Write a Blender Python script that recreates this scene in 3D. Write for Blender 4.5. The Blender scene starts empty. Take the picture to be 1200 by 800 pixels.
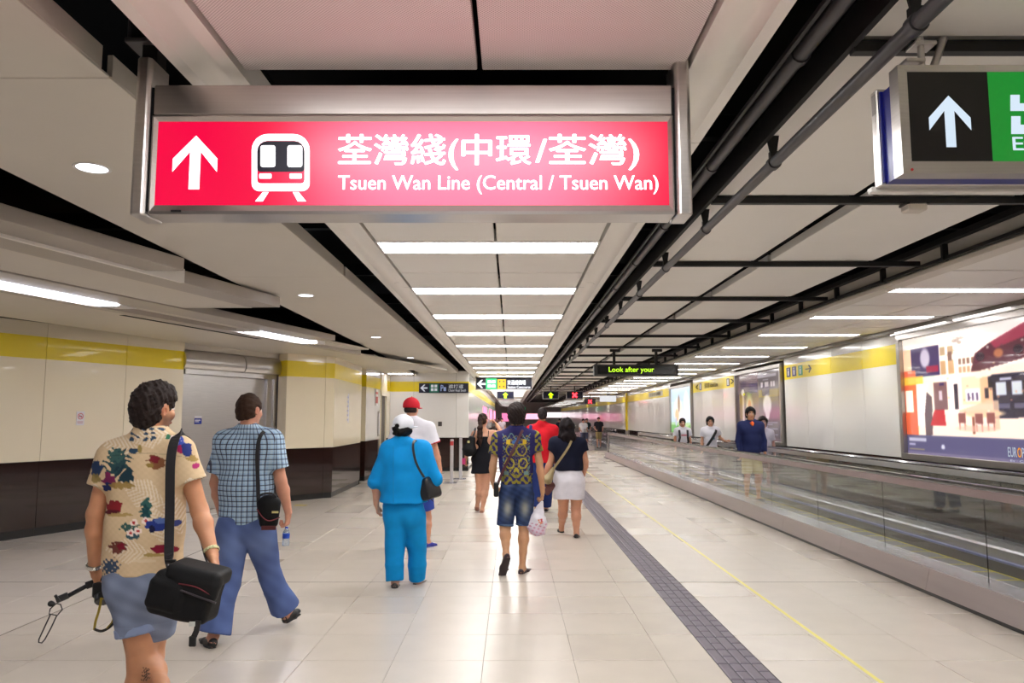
import bpy, bmesh, math, random
import numpy as np
from mathutils import Vector, Matrix

# ---------------------------------------------------------------- camera, world, exposure
SC = bpy.context.scene
COL = SC.collection
PITCH = math.atan(90/880.)
cam_d = bpy.data.cameras.new('camera'); cam = bpy.data.objects.new('camera', cam_d); COL.objects.link(cam)
cam.location = (0, 0, 1.6); cam.rotation_euler = (math.pi/2 + PITCH, 0, 0)
cam_d.sensor_width = 36; cam_d.lens = 26.4; cam_d.clip_end = 300
SC.camera = cam
W = bpy.data.worlds.new('world'); SC.world = W; W.use_nodes = True
W.node_tree.nodes['Background'].inputs[0].default_value = (0.9, 0.92, 1, 1)
W.node_tree.nodes['Background'].inputs[1].default_value = 0.25
SC.view_settings.view_transform = 'Standard'; SC.view_settings.look = 'None'
SC.view_settings.exposure = 0.0; SC.view_settings.gamma = 1; SC.view_settings.use_curve_mapping = False
TUBE = 21.0          # strength of the fluorescent strips
rnd = random.Random(7)

# ---------------------------------------------------------------- materials
def lin(c):
    return tuple(((x/12.92) if x <= .04045 else ((x+.055)/1.055)**2.4) for x in c)
def rgb(r, g, b): return lin((r/255., g/255., b/255.))
MATS = {}
def mat(name, col=(.8,.8,.8), rough=.5, metal=0., bump=0., bscale=200., var=0., vscale=8., emit=0., spec=.5, trans=0., coat=0., alpha=1., stretch=(1,1,1), attr=None, coord='Object'):
    if name in MATS: return MATS[name]
    m = bpy.data.materials.new(name); m.use_nodes = True; MATS[name] = m
    nt = m.node_tree; N = nt.nodes; L = nt.links; b = N['Principled BSDF']
    b.inputs['Base Color'].default_value = (*col, 1); b.inputs['Roughness'].default_value = rough
    b.inputs['Metallic'].default_value = metal; b.inputs['Specular IOR Level'].default_value = spec
    b.inputs['Transmission Weight'].default_value = trans; b.inputs['Coat Weight'].default_value = coat
    b.inputs['Alpha'].default_value = alpha
    tc = N.new('ShaderNodeTexCoord'); mp = N.new('ShaderNodeMapping'); mp.inputs['Scale'].default_value = stretch
    L.new(tc.outputs[coord], mp.inputs[0])
    csock = None
    if attr:
        a = N.new('ShaderNodeAttribute'); a.attribute_name = attr; csock = a.outputs['Color']
    if var > 0:
        n = N.new('ShaderNodeTexNoise'); n.inputs['Scale'].default_value = vscale; n.inputs['Detail'].default_value = 4
        L.new(mp.outputs[0], n.inputs['Vector'])
        mr = N.new('ShaderNodeMapRange'); mr.inputs[1].default_value = .3; mr.inputs[2].default_value = .7
        mr.inputs[3].default_value = 1-var; mr.inputs[4].default_value = 1+var; L.new(n.outputs[0], mr.inputs[0])
        mx = N.new('ShaderNodeVectorMath'); mx.operation = 'SCALE'
        if csock: L.new(csock, mx.inputs[0])
        else: mx.inputs[0].default_value = col
        L.new(mr.outputs[0], mx.inputs['Scale']); csock = mx.outputs[0]
    if csock: L.new(csock, b.inputs['Base Color'])
    if bump > 0:
        n = N.new('ShaderNodeTexNoise'); n.inputs['Scale'].default_value = bscale; n.inputs['Detail'].default_value = 3
        L.new(mp.outputs[0], n.inputs['Vector'])
        bp = N.new('ShaderNodeBump'); bp.inputs['Strength'].default_value = bump; bp.inputs['Distance'].default_value = .01
        L.new(n.outputs[0], bp.inputs['Height']); L.new(bp.outputs[0], b.inputs['Normal'])
    if emit > 0:
        b.inputs['Emission Strength'].default_value = emit
        if csock: L.new(csock, b.inputs['Emission Color'])
        else: b.inputs['Emission Color'].default_value = (*col, 1)
    return m
def emis(name, col, s, attr=None, back=(.02,.02,.02), rough=.25):
    m = mat(name, back, rough); b = m.node_tree.nodes['Principled BSDF']
    b.inputs['Emission Color'].default_value = (*col, 1); b.inputs['Emission Strength'].default_value = s
    if attr:
        a = m.node_tree.nodes.new('ShaderNodeAttribute'); a.attribute_name = attr
        m.node_tree.links.new(a.outputs['Color'], b.inputs['Emission Color'])
    return m

M_ceil   = mat('ceiling enamel', rgb(212,205,194), .45, var=.02, vscale=1.5)
M_ceilw  = mat('white ceiling enamel', rgb(240,236,230), .5, var=.02, vscale=1.5)
M_black  = mat('matt black', (.006,.006,.007), .7, spec=.2)
M_bsteel = mat('black painted steel', (.008,.0075,.008), .5, var=.2, vscale=5)
M_pipe   = mat('dark grey conduit paint', (.05,.047,.05), .38, var=.15, vscale=6)
M_steel  = mat('brushed steel', (.62,.6,.59), .28, .95, bump=.04, bscale=60, stretch=(1,1,30), var=.06, vscale=4)
M_steeld = mat('dull steel skirting', (.42,.37,.36), .4, .75, var=.08, vscale=2, bump=.03, bscale=40, stretch=(.2,.2,3))
M_deck   = mat('polished deck steel', (.60,.59,.66), .26, .95, var=.08, vscale=3, bump=.04, bscale=5)
M_whiter = mat('cool white wall enamel', rgb(234,231,226), .18, coat=.3, var=.012, vscale=1)
M_white  = mat('white wall enamel', rgb(240,228,200), .2, coat=.3, var=.012, vscale=1)
M_yellow = mat('yellow band enamel', rgb(232,206,0), .34, coat=.15, var=.02, vscale=2)
M_brown  = mat('dark brown enamel', rgb(42,25,22), .1, coat=.4, var=.15, vscale=2)
M_kick   = mat('black kick plate', (.012,.012,.012), .3)
M_gap    = mat('joint filler grey', rgb(92,84,74), .8)
M_tube   = emis('fluorescent diffuser', (1.,.985,.975), TUBE)
M_tubel  = emis('cool fluorescent diffuser', (.86,.86,1.), TUBE*.9)
M_down   = emis('downlight lamp', (.9,.92,1), 5.)
M_housing= mat('white lamp housing', rgb(225,222,218), .3)

# ---------------------------------------------------------------- mesh building helpers
class MB:
    def __init__(s): s.v=[]; s.f=[]; s.m=[]
    def add(s, vs, fs, mi=0):
        o=len(s.v); s.v += [tuple(v) for v in vs]; s.f += [tuple(o+i for i in f) for f in fs]; s.m += [mi]*len(fs); return s
    def box(s, x0,x1,y0,y1,z0,z1, mi=0):
        return s.add([(x0,y0,z0),(x1,y0,z0),(x1,y1,z0),(x0,y1,z0),(x0,y0,z1),(x1,y0,z1),(x1,y1,z1),(x0,y1,z1)],
            [(0,3,2,1),(4,5,6,7),(0,1,5,4),(1,2,6,5),(2,3,7,6),(3,0,4,7)], mi)
    def prism(s, poly, a0, a1, axis='y', mi=0):
        n=len(poly)
        def P(p,a): return (p[0],a,p[1]) if axis=='y' else ((a,p[0],p[1]) if axis=='x' else (p[0],p[1],a))
        fs=[tuple(range(n)), tuple(range(2*n-1,n-1,-1))]+[(i,i+n,(i+1)%n+n,(i+1)%n) for i in range(n)]
        return s.add([P(p,a0) for p in poly]+[P(p,a1) for p in poly], fs, mi)
    def sheet(s, pts, up, a=None, mi=0):            # polyline swept along y between up[0], up[1]
        n=len(pts)
        return s.add([(p[0],up[0],p[1]) for p in pts]+[(p[0],up[1],p[1]) for p in pts],[(i,i+1,i+1+n,i+n) for i in range(n-1)],mi)
    def cyl(s, p0, p1, r0, r1=None, n=12, mi=0, caps=True):
        r1 = r0 if r1 is None else r1
        p0=Vector(p0); p1=Vector(p1); w=(p1-p0).normalized(); u=w.orthogonal().normalized(); v=w.cross(u)
        A=[p0+(u*math.cos(2*math.pi*i/n)+v*math.sin(2*math.pi*i/n))*r0 for i in range(n)]
        B=[p1+(u*math.cos(2*math.pi*i/n)+v*math.sin(2*math.pi*i/n))*r1 for i in range(n)]
        fs=[(i,(i+1)%n,(i+1)%n+n,i+n) for i in range(n)]
        if caps: fs += [tuple(range(n-1,-1,-1)), tuple(range(n,2*n))]
        return s.add(A+B, fs, mi)
    def tube(s, pts, r, n=8, mi=0, flat=None, closed=False):   # flat=(thickness ratio) makes a strap
        pts=[Vector(p) for p in pts]; K=len(pts); V=[]
        uprev=None
        for i,p in enumerate(pts):
            a=pts[i-1] if (i>0 or closed) else p; b=pts[(i+1)%K] if (i<K-1 or closed) else p
            w=(b-a).normalized()
            if flat: 
                v=Vector(flat[0]); u=w.cross(v).normalized(); v=u.cross(w).normalized(); ru,rv=r,flat[1]
            else:
                u=w.orthogonal() if uprev is None else (uprev-w*uprev.dot(w)); u.normalize(); v=w.cross(u); ru=rv=r; uprev=u
            for k in range(n):
                t=2*math.pi*(k+.5)/n
                cu,sv=math.cos(t),math.sin(t)
                if flat and n==4: cu=math.copysign(1,cu); sv=math.copysign(1,sv)
                V.append(p+u*(ru*cu)+v*(rv*sv))
        fs=[]
        for i in range(K if closed else K-1):
            j=(i+1)%K
            fs += [(i*n+k, i*n+(k+1)%n, j*n+(k+1)%n, j*n+k) for k in range(n)]
        if not closed: fs += [tuple(range(n-1,-1,-1)), tuple(range((K-1)*n,K*n))]
        return s.add(V, fs, mi)
    def build(s, name, mats, parent=None, smooth=False, bevel=0, W=True, segs=1):
        me=bpy.data.meshes.new(name); off=wloc(parent) if (parent and W) else Vector((0,0,0))
        me.from_pydata([(v[0]-off[0],v[1]-off[1],v[2]-off[2]) for v in s.v],[],s.f)
        if not isinstance(mats,(list,tuple)): mats=[mats]
        for m in mats: me.materials.append(m)
        if len(mats)>1: me.polygons.foreach_set('material_index', s.m)
        bm=bmesh.new(); bm.from_mesh(me)
        if smooth!='raw' : bmesh.ops.recalc_face_normals(bm, faces=bm.faces)
        if bevel>0: bmesh.ops.bevel(bm, geom=list(bm.edges), offset=bevel, segments=segs, profile=.6, affect='EDGES', clamp_overlap=True)
        bm.to_mesh(me); bm.free()
        if smooth is True:
            me.shade_smooth()
            try: me.set_sharp_from_angle(angle=math.radians(35))
            except Exception: pass
        o=bpy.data.objects.new(name, me); COL.objects.link(o)
        if parent: o.parent=parent
        return o
def wloc(o):
    v=Vector((0,0,0))
    while o: v=v+o.location; o=o.parent
    return v
def tag(o, label=None, cat=None, group=None, kind=None):
    if label: o['label']=label
    if cat: o['category']=cat
    if group: o['group']=group
    if kind: o['kind']=kind
    return o
def thing(name, label, cat, loc=(0,0,0), group=None, rz=0):
    o=bpy.data.objects.new(name,None); COL.objects.link(o); o.location=loc; o.rotation_euler=(0,0,rz); o.empty_display_size=.1
    return tag(o,label,cat,group)
def copy_tree(o, parent=None):
    c=o.copy(); COL.objects.link(c); c.parent=parent
    for ch in list(o.children): copy_tree(ch,c)
    return c
def text(name, body, mat_, parent, box, y, bold=0., rot=None, local=False):
    """lettering mesh; box = (x0,x1,z0,z1) in the plane facing -Y (or rotated about origin)"""
    cu=bpy.data.curves.new(name,'FONT'); cu.body=body; cu.extrude=.0; cu.resolution_u=3; cu.fill_mode='FRONT'
    o=bpy.data.objects.new(name,cu); COL.objects.link(o)
    me=bpy.data.meshes.new_from_object(o.evaluated_get(bpy.context.evaluated_depsgraph_get()))
    bpy.data.objects.remove(o); bpy.data.curves.remove(cu)
    n=len(me.vertices); a=np.empty(n*3,np.float32); me.vertices.foreach_get('co',a); a=a.reshape(n,3)
    mn,mx=a.min(0),a.max(0); sx=(box[1]-box[0])/(mx[0]-mn[0]); sz=(box[3]-box[2])/(mx[1]-mn[1])
    X=box[0]+(a[:,0]-mn[0])*sx; Z=box[2]+(a[:,1]-mn[1])*sz
    P=np.stack([X,np.full(n,y),Z],1)
    if bold>0:                    # heavier strokes: shifted copies of the same print
        q=(box[3]-box[2])*bold*.9; fs=[tuple(p_.vertices) for p_ in me.polygons]; V=[];Fq=[]
        for c_,(dx,dz) in enumerate(((-q,0),(q,0),(0,q*.7),(0,-q*.7),(0,0))):
            V.append(P+np.array([dx,-.00005*c_,dz])); Fq += [tuple(i+c_*n for i in f) for f in fs]
        P=np.concatenate(V); n=len(P); me=bpy.data.meshes.new(name); me.from_pydata(P.tolist(),[],Fq)
    if rot is not None:           # rot: function on points
        P=rot(P)
    off=np.array(wloc(parent)) if not local else 0
    P=(P-off).astype(np.float32)
    me.vertices.foreach_set('co',P.reshape(-1)); me.update(); me.materials.clear(); me.materials.append(mat_)
    ob=bpy.data.objects.new(name,me); COL.objects.link(ob); ob.parent=parent
    return ob
def ordn(i): return ['first','second','third','fourth','fifth','sixth','seventh','eighth','ninth','tenth','eleventh','twelfth'][i]

# ================================================================= SETTING
CH=3.0            # main ceiling height
Y0,Y1=-9.,92.     # length of the passage
# ---- floor
floor=MB().box(-11,9,Y0,Y1,-.12,-.004).build('floor', mat('tile grout',rgb(140,130,118),.8)); tag(floor,kind='structure')
def tile_mat():
    m=mat('polished beige floor tile', rgb(200,190,178), .17, var=.035, vscale=3.5, spec=.55, coat=.12)
    nt=m.node_tree; N=nt.nodes; L=nt.links; b=N['Principled BSDF']; b.inputs['Coat Roughness'].default_value=.2
    g=N.new('ShaderNodeNewGeometry'); w=N.new('ShaderNodeTexWhiteNoise'); w.noise_dimensions='2D'
    mp=N.new('ShaderNodeMapping'); mp.inputs['Location'].default_value=(.19/.6,-7.58/.6,0); mp.inputs['Scale'].default_value=(1/.6,1/.6,1)
    fl=N.new('ShaderNodeVectorMath'); fl.operation='FLOOR'
    L.new(g.outputs['Position'],mp.inputs[0]); L.new(mp.outputs[0],fl.inputs[0]); L.new(fl.outputs[0],w.inputs['Vector'])
    mr=N.new('ShaderNodeMapRange'); mr.inputs[3].default_value=.975; mr.inputs[4].default_value=1.02; L.new(w.outputs['Value'],mr.inputs[0])
    old=b.inputs['Base Color'].links[0].from_socket
    sc=N.new('ShaderNodeVectorMath'); sc.operation='SCALE'; L.new(old,sc.inputs[0]); L.new(mr.outputs[0],sc.inputs['Scale']); L.new(sc.outputs[0],b.inputs['Base Color'])
    mr2=N.new('ShaderNodeMapRange'); mr2.inputs[3].default_value=.26; mr2.inputs[4].default_value=.32; L.new(w.outputs['Value'],mr2.inputs[0]); L.new(mr2.outputs[0],b.inputs['Roughness'])
    sp=N.new('ShaderNodeTexNoise'); sp.inputs['Scale'].default_value=180; L.new(g.outputs['Position'],sp.inputs['Vector'])
    bp=N.new('ShaderNodeBump'); bp.inputs['Strength'].default_value=.03; bp.inputs['Distance'].default_value=.002; L.new(sp.outputs[0],bp.inputs['Height']); L.new(bp.outputs[0],b.inputs['Normal'])
    return m
M_tile=tile_mat()
TX0=-.19-.6*12; TY0=7.58-.6*6
tm=MB().box(-.2985,.2985,-.2985,.2985,-.006,0)
t0=tm.build('floor_tile',M_tile,floor,W=False,bevel=.0012)
first=True
for j in range(12):
    for i in range(19):
        o=t0 if first else t0.copy()
        if not first: COL.objects.link(o); o.parent=floor
        first=False
        o.location=(TX0+.6*i+.3, TY0+.6*j+.3, 0)
        o.rotation_euler=(rnd.uniform(-1,1)*.0006, rnd.uniform(-1,1)*.0006, 0)
far=MB()
def tiles(js, i0, i1):
    for j in js:
        for i in range(i0,i1):
            x=TX0+.6*i; y=TY0+.6*j; a,b,c_,d=[rnd.uniform(-.0003,.0003) for _ in range(4)]; g=.0018
            if i>=19 and y>Y0 and y<30.5: continue
            far.add([(x+g,y+g,a),(x+.6-g,y+g,b),(x+.6-g,y+.6-g,c_),(x+g,y+.6-g,d)],[(0,1,2,3)])
tiles(range(-21,0),-4,19); tiles(range(12,140),-4,23)
tiles(range(0,12),-4,0)
fo=far.build('floor_tile_field',M_tile,floor,smooth='raw'); tag(fo,kind='stuff')
jb=MB().box(-7.4,3.8,7.574,7.586,-.004,.0006).box(-3.797,-3.785,3.98,11.2,-.004,.0006)
jb.build('expansion_joint',mat('dark joint',rgb(96,84,74),.6),floor)
# tactile guide strip
M_tact=mat('grey tactile rubber', rgb(112,104,116), .42, var=.08, vscale=9)
M_tactd=mat('dark tactile groove', rgb(58,54,62), .6)
tact=thing('tactile_strip','dark grey tactile guide strip of ribbed tiles on the beige floor','tactile strip',(1.49,2.,0))
def tact_mesh(mb,y):
    x=1.34
    mb.box(x,x+.3,y+.0015,y+.2985,0,.0025,1)
    for c in range(4):
        s=.0 if c%2==0 else .15
        for (a,b) in (((0.006,.294),) if c%2==0 else ((.006,.144),(.156,.294))):
            x0=x+.006+c*.0735; mb.add([(x0,y+a,.0025),(x0+.066,y+a,.0025),(x0+.066,y+b,.0025),(x0,y+b,.0025),(x0+.008,y+a+.008,.0065),(x0+.058,y+a+.008,.0065),(x0+.058,y+b-.008,.0065),(x0+.008,y+b-.008,.0065)],
                [(4,5,6,7),(0,1,5,4),(1,2,6,5),(2,3,7,6),(3,0,4,7)],0)
    return mb
tt=tact_mesh(MB(),0).build('tactile_tile',[M_tact,M_tactd],tact,W=False); tt.data.transform(Matrix.Translation((-1.49,-2.,0)))
tt.location=(0,0,0)
ys=[i*.3 for i in range(-35,280)]
near=[y for y in ys if 3.2<y<11]; rest=[y for y in ys if not 3.2<y<11]
for k,y in enumerate(near):
    o=tt if k==0 else tt.copy()
    if k: COL.objects.link(o); o.parent=tact
    o.location=(0,y,0)
mb=MB()
for y in rest: tact_mesh(mb,y)
tag(mb.build('tactile_tile_run',[M_tact,M_tactd],tact),kind='stuff')
ln=MB().box(2.235,2.265,Y0,60,0,.0012).build('yellow_floor_line',mat('yellow floor tape',rgb(226,214,96),.3)); tag(ln,'thin yellow line taped along the floor beside the moving walkway','floor marking')
ym=MB().box(-4.02,-3.8,14.05,14.22,0,.001).build('floor_sticker',mat('yellow sticker',rgb(210,190,60),.4)); tag(ym,'small yellow sticker on the floor near the angled left wall','floor marking')

# ---- ceiling: void slab with panels hung below
ceil=MB().box(-11,9,Y0,Y1,3.75,3.85).build('ceiling',M_black); tag(ceil,kind='structure')
voidw=MB().box(-11.1,-11,Y0,Y1,0,3.85).box(7.0,7.1,Y0,Y1,2.5,3.85).build('trim_1',M_black); tag(voidw,kind='structure')
endw=MB().box(-11,9,Y0-.1,Y0,0,3.85).build('wall_back',mat('back wall paint',rgb(200,195,188),.6)); tag(endw,kind='structure')
# services inside the void
sv=MB()
for y in np.arange(0,60,2.4): sv.box(-6,6,y,y+.08,3.45,3.6)
tag(sv.build('service_rails',M_bsteel,ceil),kind='stuff')
# central bay
CX=-.195
def hw(k): return CX-k, CX+k
pitch=2.12
def tray(x0,x1,y0,y1,z,lip=.06,parent=ceil,m=M_ceil,name='ceiling_panel'):
    return MB().box(x0,x1,y0,y1,z,z+lip).build(name,m,parent,bevel=.004)
def perf_mat():
    m=mat('perforated ceiling enamel', rgb(236,226,224), .5); nt=m.node_tree; N=nt.nodes; L=nt.links; b=N['Principled BSDF']
    g=N.new('ShaderNodeNewGeometry'); mp=N.new('ShaderNodeMapping'); mp.inputs['Scale'].default_value=(110,110,110); mp.inputs['Rotation'].default_value=(0,0,math.radians(45))
    L.new(g.outputs['Position'],mp.inputs[0]); v=N.new('ShaderNodeTexVoronoi'); v.inputs['Randomness'].default_value=0; v.inputs['Scale'].default_value=1
    v.voronoi_dimensions='2D'; L.new(mp.outputs[0],v.inputs['Vector'])
    r=N.new('ShaderNodeValToRGB'); r.color_ramp.elements[0].position=.28; r.color_ramp.elements[0].color=(*rgb(180,168,166),1)
    r.color_ramp.elements[1].position=.36; r.color_ramp.elements[1].color=(*rgb(236,226,224),1); L.new(v.outputs['Distance'],r.inputs[0]); L.new(r.outputs[0],b.inputs['Base Color'])
    return m
M_perf=perf_mat()
lt=thing('ceiling_light','x','ceiling light',(CX,0,CH))
MB().box(-.9,.9,-.215,-.19,-.004,.09).box(-.9,.9,.19,.215,-.004,.09).box(-.9,-.885,-.19,.19,0,.09).box(.885,.9,-.19,.19,0,.09).build('frame',M_housing,lt,W=False)
MB().box(-.9,.9,-.215,.215,.09,.10).build('lid',M_housing,lt,W=False)
MB().box(-.885,.885,-.19,.19,.012,.05).build('diffuser',M_tube,lt,W=False,bevel=.004)
ks=list(range(-4,21))+[23,26,29,32,35,38]
def central_label(k):
    y=5.87+k*pitch
    if k<-1: return 'white strip light in the central ceiling row nearer than the red sign','strip lights nearer than the red sign'
    if k==-1: return 'white strip light of the central ceiling row hidden just behind the red sign',None
    if k<9: return '%s full width strip light beyond the red sign in the central ceiling row'%ordn(k),None
    return 'tiny far strip light at the distant end of the central ceiling row','distant central strip lights'
for n,k in enumerate(ks):
    y=5.87+k*pitch+.215
    o=lt if n==0 else copy_tree(lt)
    o.location=(CX,y,CH); lab,g=central_label(k); o['label']=lab; o['group']=g or 'central strip lights'
    near_=k<12
    gap=.02
    for (a,b) in ((y+.215+.045,y+.215+.86),(y+.215+.885,y+pitch-.215-.012)):
        if k==-2: 
            if a<y+.5: b=y+.215+.85
            else: a=y+.215+1.3
        for (x0,x1) in ((CX-.885,CX+.055),(CX+.075,CX+.885)):
            if near_: tray(x0,x1,a,b,CH,m=M_perf if k<-1 else M_ceilw)
# side frames of the central bay
for sgn,nm in ((-1,'trim_2'),(1,'trim_3')):
    pr=[(1.155,3.14),(1.155,3.0),(1.10,3.0),(1.085,3.03),(1.05,3.05),(1.0,3.05),(.985,3.03),(.975,3.0),(.91,3.0),(.91,3.12)]
    root=None
    y=-9.; k=0
    base=MB().box(*( (CX-1.15,CX-.915) if sgn<0 else (CX+.915,CX+1.15)),Y0,Y1,3.13,3.16).build(nm,M_black); tag(base,kind='structure')
    while y<Y1-.1:
        L_=4.24 if y<40 else 17
        e=min(y+L_,Y1)
        MB().sheet([(CX+sgn*p[0],p[1]) for p in pr],(y+.003,e-.003)).build('frame_section',M_ceilw,base,smooth=True)
        y=e
# far central panels
mb=MB()
for k in range(12,40):
    y=5.87+k*pitch+.215
    for (a,b) in ((y+.26,y+1.07),(y+1.1,y+pitch-.23)):
        for (x0,x1) in ((CX-.885,CX+.055),(CX+.075,CX+.885)): mb.box(x0,x1,a,b,CH,CH+.05)
tag(mb.build('ceiling_panel_run',M_ceilw,ceil),kind='stuff')
# left flat ceiling: X -2.87 .. -1.66
def lceil(x): return x
ysj=[-5.82,-1.42,2.98,7.38,11.78,16.18,20.58,23.2]
for a,b in zip(ysj[:-1],ysj[1:]):
    mb=MB().box(-2.88,-1.665,a+.003,b-.003,CH,CH+.012)
    mb.box(-1.69,-1.665,a+.02,b-.06,CH+.012,CH+.11); mb.box(-2.88,-2.86,a+.02,b-.06,CH+.012,CH+.1)
    mb.build('ceiling_panel',M_ceil,ceil,bevel=.002)
dl=thing('downlight','x','ceiling light',(-2.36,0,CH))
bmr=MB()
n=28
ring=[]
for i in range(n):
    t=2*math.pi*i/n
    for r,z in ((.10,.0),(.096,-.006),(.082,-.004),(.08,.0)): ring.append((r*math.cos(t),r*math.sin(t),z))
bmr.add(ring,[(i*4+j,((i+1)%n)*4+j,((i+1)%n)*4+j+1,i*4+j+1) for i in range(n) for j in range(3)])
bmr.build('bezel',M_housing,dl,W=False,smooth=True)
MB().cyl((0,0,-.003),(0,0,.02),.08,n=28).build('lamp',M_down,dl,W=False)
for i,y in enumerate([4.1,8.5,12.95,17.4,21.8,-.3,-4.7]):
    o=dl if i==0 else copy_tree(dl); o.location=(-2.36,y,CH)
    o['label']=['round recessed downlight left of the red sign, the nearest one','second round downlight in the left ceiling, above the plaid shirted man','third round downlight along the left ceiling','fourth small round downlight along the left ceiling','farthest tiny round downlight near the end wall'][i] if i<5 else 'round downlight in the left ceiling nearer than the photo shows'
    o['group']='round downlights in the left ceiling'
# angled low ceiling, bands at 15 degrees
AL=math.radians(15); ca,sa=math.cos(AL),math.sin(AL)
def sx(s,y): return (s+y*sa)/ca          # X on the angled line with offset s
XE=-2.9
def band(mb,s0,s1,z0,z1,ye0=None,cut=XE,ystart=-6.,mi=0):
    # strip between two angled lines, cut off square at X=cut
    def yend(s): return (cut*ca-s)/sa
    y0=yend(s0) if ye0 is None else ye0; 
    pts=[(sx(s0,ystart),ystart),(sx(s1,ystart),ystart),(sx(s1,min(y0,yend(s1))),min(y0,yend(s1))),(sx(s0,y0),y0)]
    mb.prism(pts,z0,z1,'z',mi); return mb
def sband(s0,s1,y0,y1,z0,z1,mb=None,mi=0):
    mb=mb or MB()
    mb.prism([(sx(s0,y0),y0),(sx(s1,y0),y0),(sx(s1,y1),y1),(sx(s0,y1),y1)],z0,z1,'z',mi); return mb
M_al=mat('grey aluminium trough', rgb(176,168,160), .35, .3, var=.03, vscale=3)
def ye(s,cut=XE): return (cut*ca-s)/sa
sband(-4.40,-4.72,-6,ye(-4.42)+.15,2.87,2.98).build('ceiling_trough',M_al,ceil,bevel=.004)
sband(-4.72,-4.76,-6,ye(-4.66)-.3,2.85,2.98).build('ceiling_trough',M_ceilw,ceil)
sband(-4.76,-5.10,-6,ye(-5.0),2.86,2.98).build('ceiling_trough',M_al,ceil,bevel=.004)
for s0,s1,y1_ in ((-5.13,-5.90,8.6),):
    sband(s0,s1,-6,y1_,2.87,2.90).build('ceiling_panel',M_ceil,ceil)
# dark access slots cut as recessed openings (black strips set in the plane)
sband(-5.75,-6.0,2.2,6.2,2.866,2.8705).build('ceiling_slot',M_black,ceil)
sband(-5.93,-6.34,-6,ye(-5.95),2.86,2.95).build('ceiling_trough',M_al,ceil,bevel=.004)
sband(-6.66,-6.8,-6,ye(-6.6),2.84,2.95).build('ceiling_trough',M_al,ceil,bevel=.004)
sband(-6.34,-6.66,-6,ye(-6.5),2.90,2.93).build('ceiling_trough',M_ceil,ceil)
sband(-6.82,-8.6,-6,19.9,2.87,2.90).build('ceiling_panel',M_ceil,ceil)
sband(-7.0,-7.07,9.2,12.0,2.866,2.8705).build('ceiling_slot',M_black,ceil)
MB().box(-6.5,-2.95,16.,23.3,2.93,2.96).build('ceiling_panel',M_ceil,ceil)
MB().prism([(-11,-6),(-9.5,-6),(-9.0,4.0),(-4.2,22),(-11,22)],2.92,2.95,'z').build('ceiling_panel',M_ceil,ceil)
def ang_light(y0,y1,lab,first=None):
    t=thing('ceiling_light',lab,'ceiling light',(sx(-6.5,y0),y0,2.84),'angled strip lights over the left passage')
    sband(-6.34,-6.66,y0-.15,y1+.25,2.905,2.915).build('lid',M_housing,t)
    sband(-6.40,-6.60,y0,y1,2.845,2.90).build('diffuser',M_tubel,t,bevel=.004)
    sband(-6.38,-6.62,y0-.15,y0,2.85,2.90).build('end_cap',M_housing,t); sband(-6.38,-6.62,y1,y1+.25,2.85,2.90).build('end_cap',M_housing,t)
ang_light(5.6,8.3,'long angled strip light at the left edge above the cream wall')
ang_light(10.9,12.5,'angled strip light above the steel lift doors')
ang_light(.5,3.2,'angled strip light of the left row nearer than the photo shows')
for (x,y,lab) in ((-3.35,19.3,'small bright strip light near the white-capped woman, before the end wall'),(-3.3,22.2,'faint strip light right at the end wall on the left')):
    t=thing('ceiling_light',lab,'ceiling light',(x,y,2.92),'strip lights near the end wall')
    MB().box(x-.35,x+.35,y-.12,y+.12,2.90,2.93).build('diffuser',M_tubel,t,bevel=.004)
    MB().box(x-.38,x+.38,y-.15,y+.15,2.91,2.935).build('frame',M_housing,t)

# right ceiling: two columns of trays with black beams
bz=[2.66+1.98*k for k in range(-5,32)]
for i,(a,b) in enumerate(zip(bz[:-1],bz[1:])):
    if i<17:
        for (x0,x1) in ((1.30,2.16),(2.31,3.22)): tray(x0,x1,a+.05,b-.02,CH,.07,m=M_ceilw)
mb=MB()
for i,(a,b) in enumerate(zip(bz[:-1],bz[1:])):
    if i>=17:
        for (x0,x1) in ((1.30,2.16),(2.31,3.22)): mb.box(x0,x1,a+.05,b-.02,CH,CH+.07)
tag(mb.build('ceiling_panel_run',M_ceilw,ceil),kind='stuff')
far_b=MB()
for i,y in enumerate(bz):
    if i<18:
        b_=MB().box(1.27,3.66,y,y+.045,2.955,3.0).build('cross_beam',M_bsteel,ceil,bevel=.003)
    else: far_b.box(1.27,3.66,y,y+.045,2.955,3.0)
tag(far_b.build('cross_beam_run',M_bsteel,ceil),kind='stuff')
MB().box(1.25,1.275,Y0,64,2.97,3.1).build('edge_beam',M_bsteel,ceil); MB().box(1.06,1.075,Y0,64,3.0,3.02).build('edge_beam',M_bsteel,ceil)
MB().box(3.6,3.63,Y0,64,3.06,3.11).build('edge_beam',M_bsteel,ceil)
MB().box(3.66,3.69,Y0,90,2.935,2.965).box(3.66,3.69,Y0,90,3.07,3.1).build('tray_rail',M_bsteel,ceil)
mb=MB()
for i in range(60):
    y=2.0+1.06*i
    (MB().box(3.64,3.69,y,y+.03,2.93,3.1).build('tray_post',M_bsteel,ceil) if i<22 else mb.box(3.64,3.69,y,y+.03,2.93,3.1))
tag(mb.build('tray_post_run',M_bsteel,ceil),kind='stuff')
MB().box(3.74,3.76,Y0,90,2.93,3.12).build('fascia',mat('grey fascia',rgb(214,208,198),.5),ceil)
MB().box(3.70,3.86,Y0,90,2.885,2.928).build('fascia_lip',M_ceil,ceil,bevel=.004)
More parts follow.
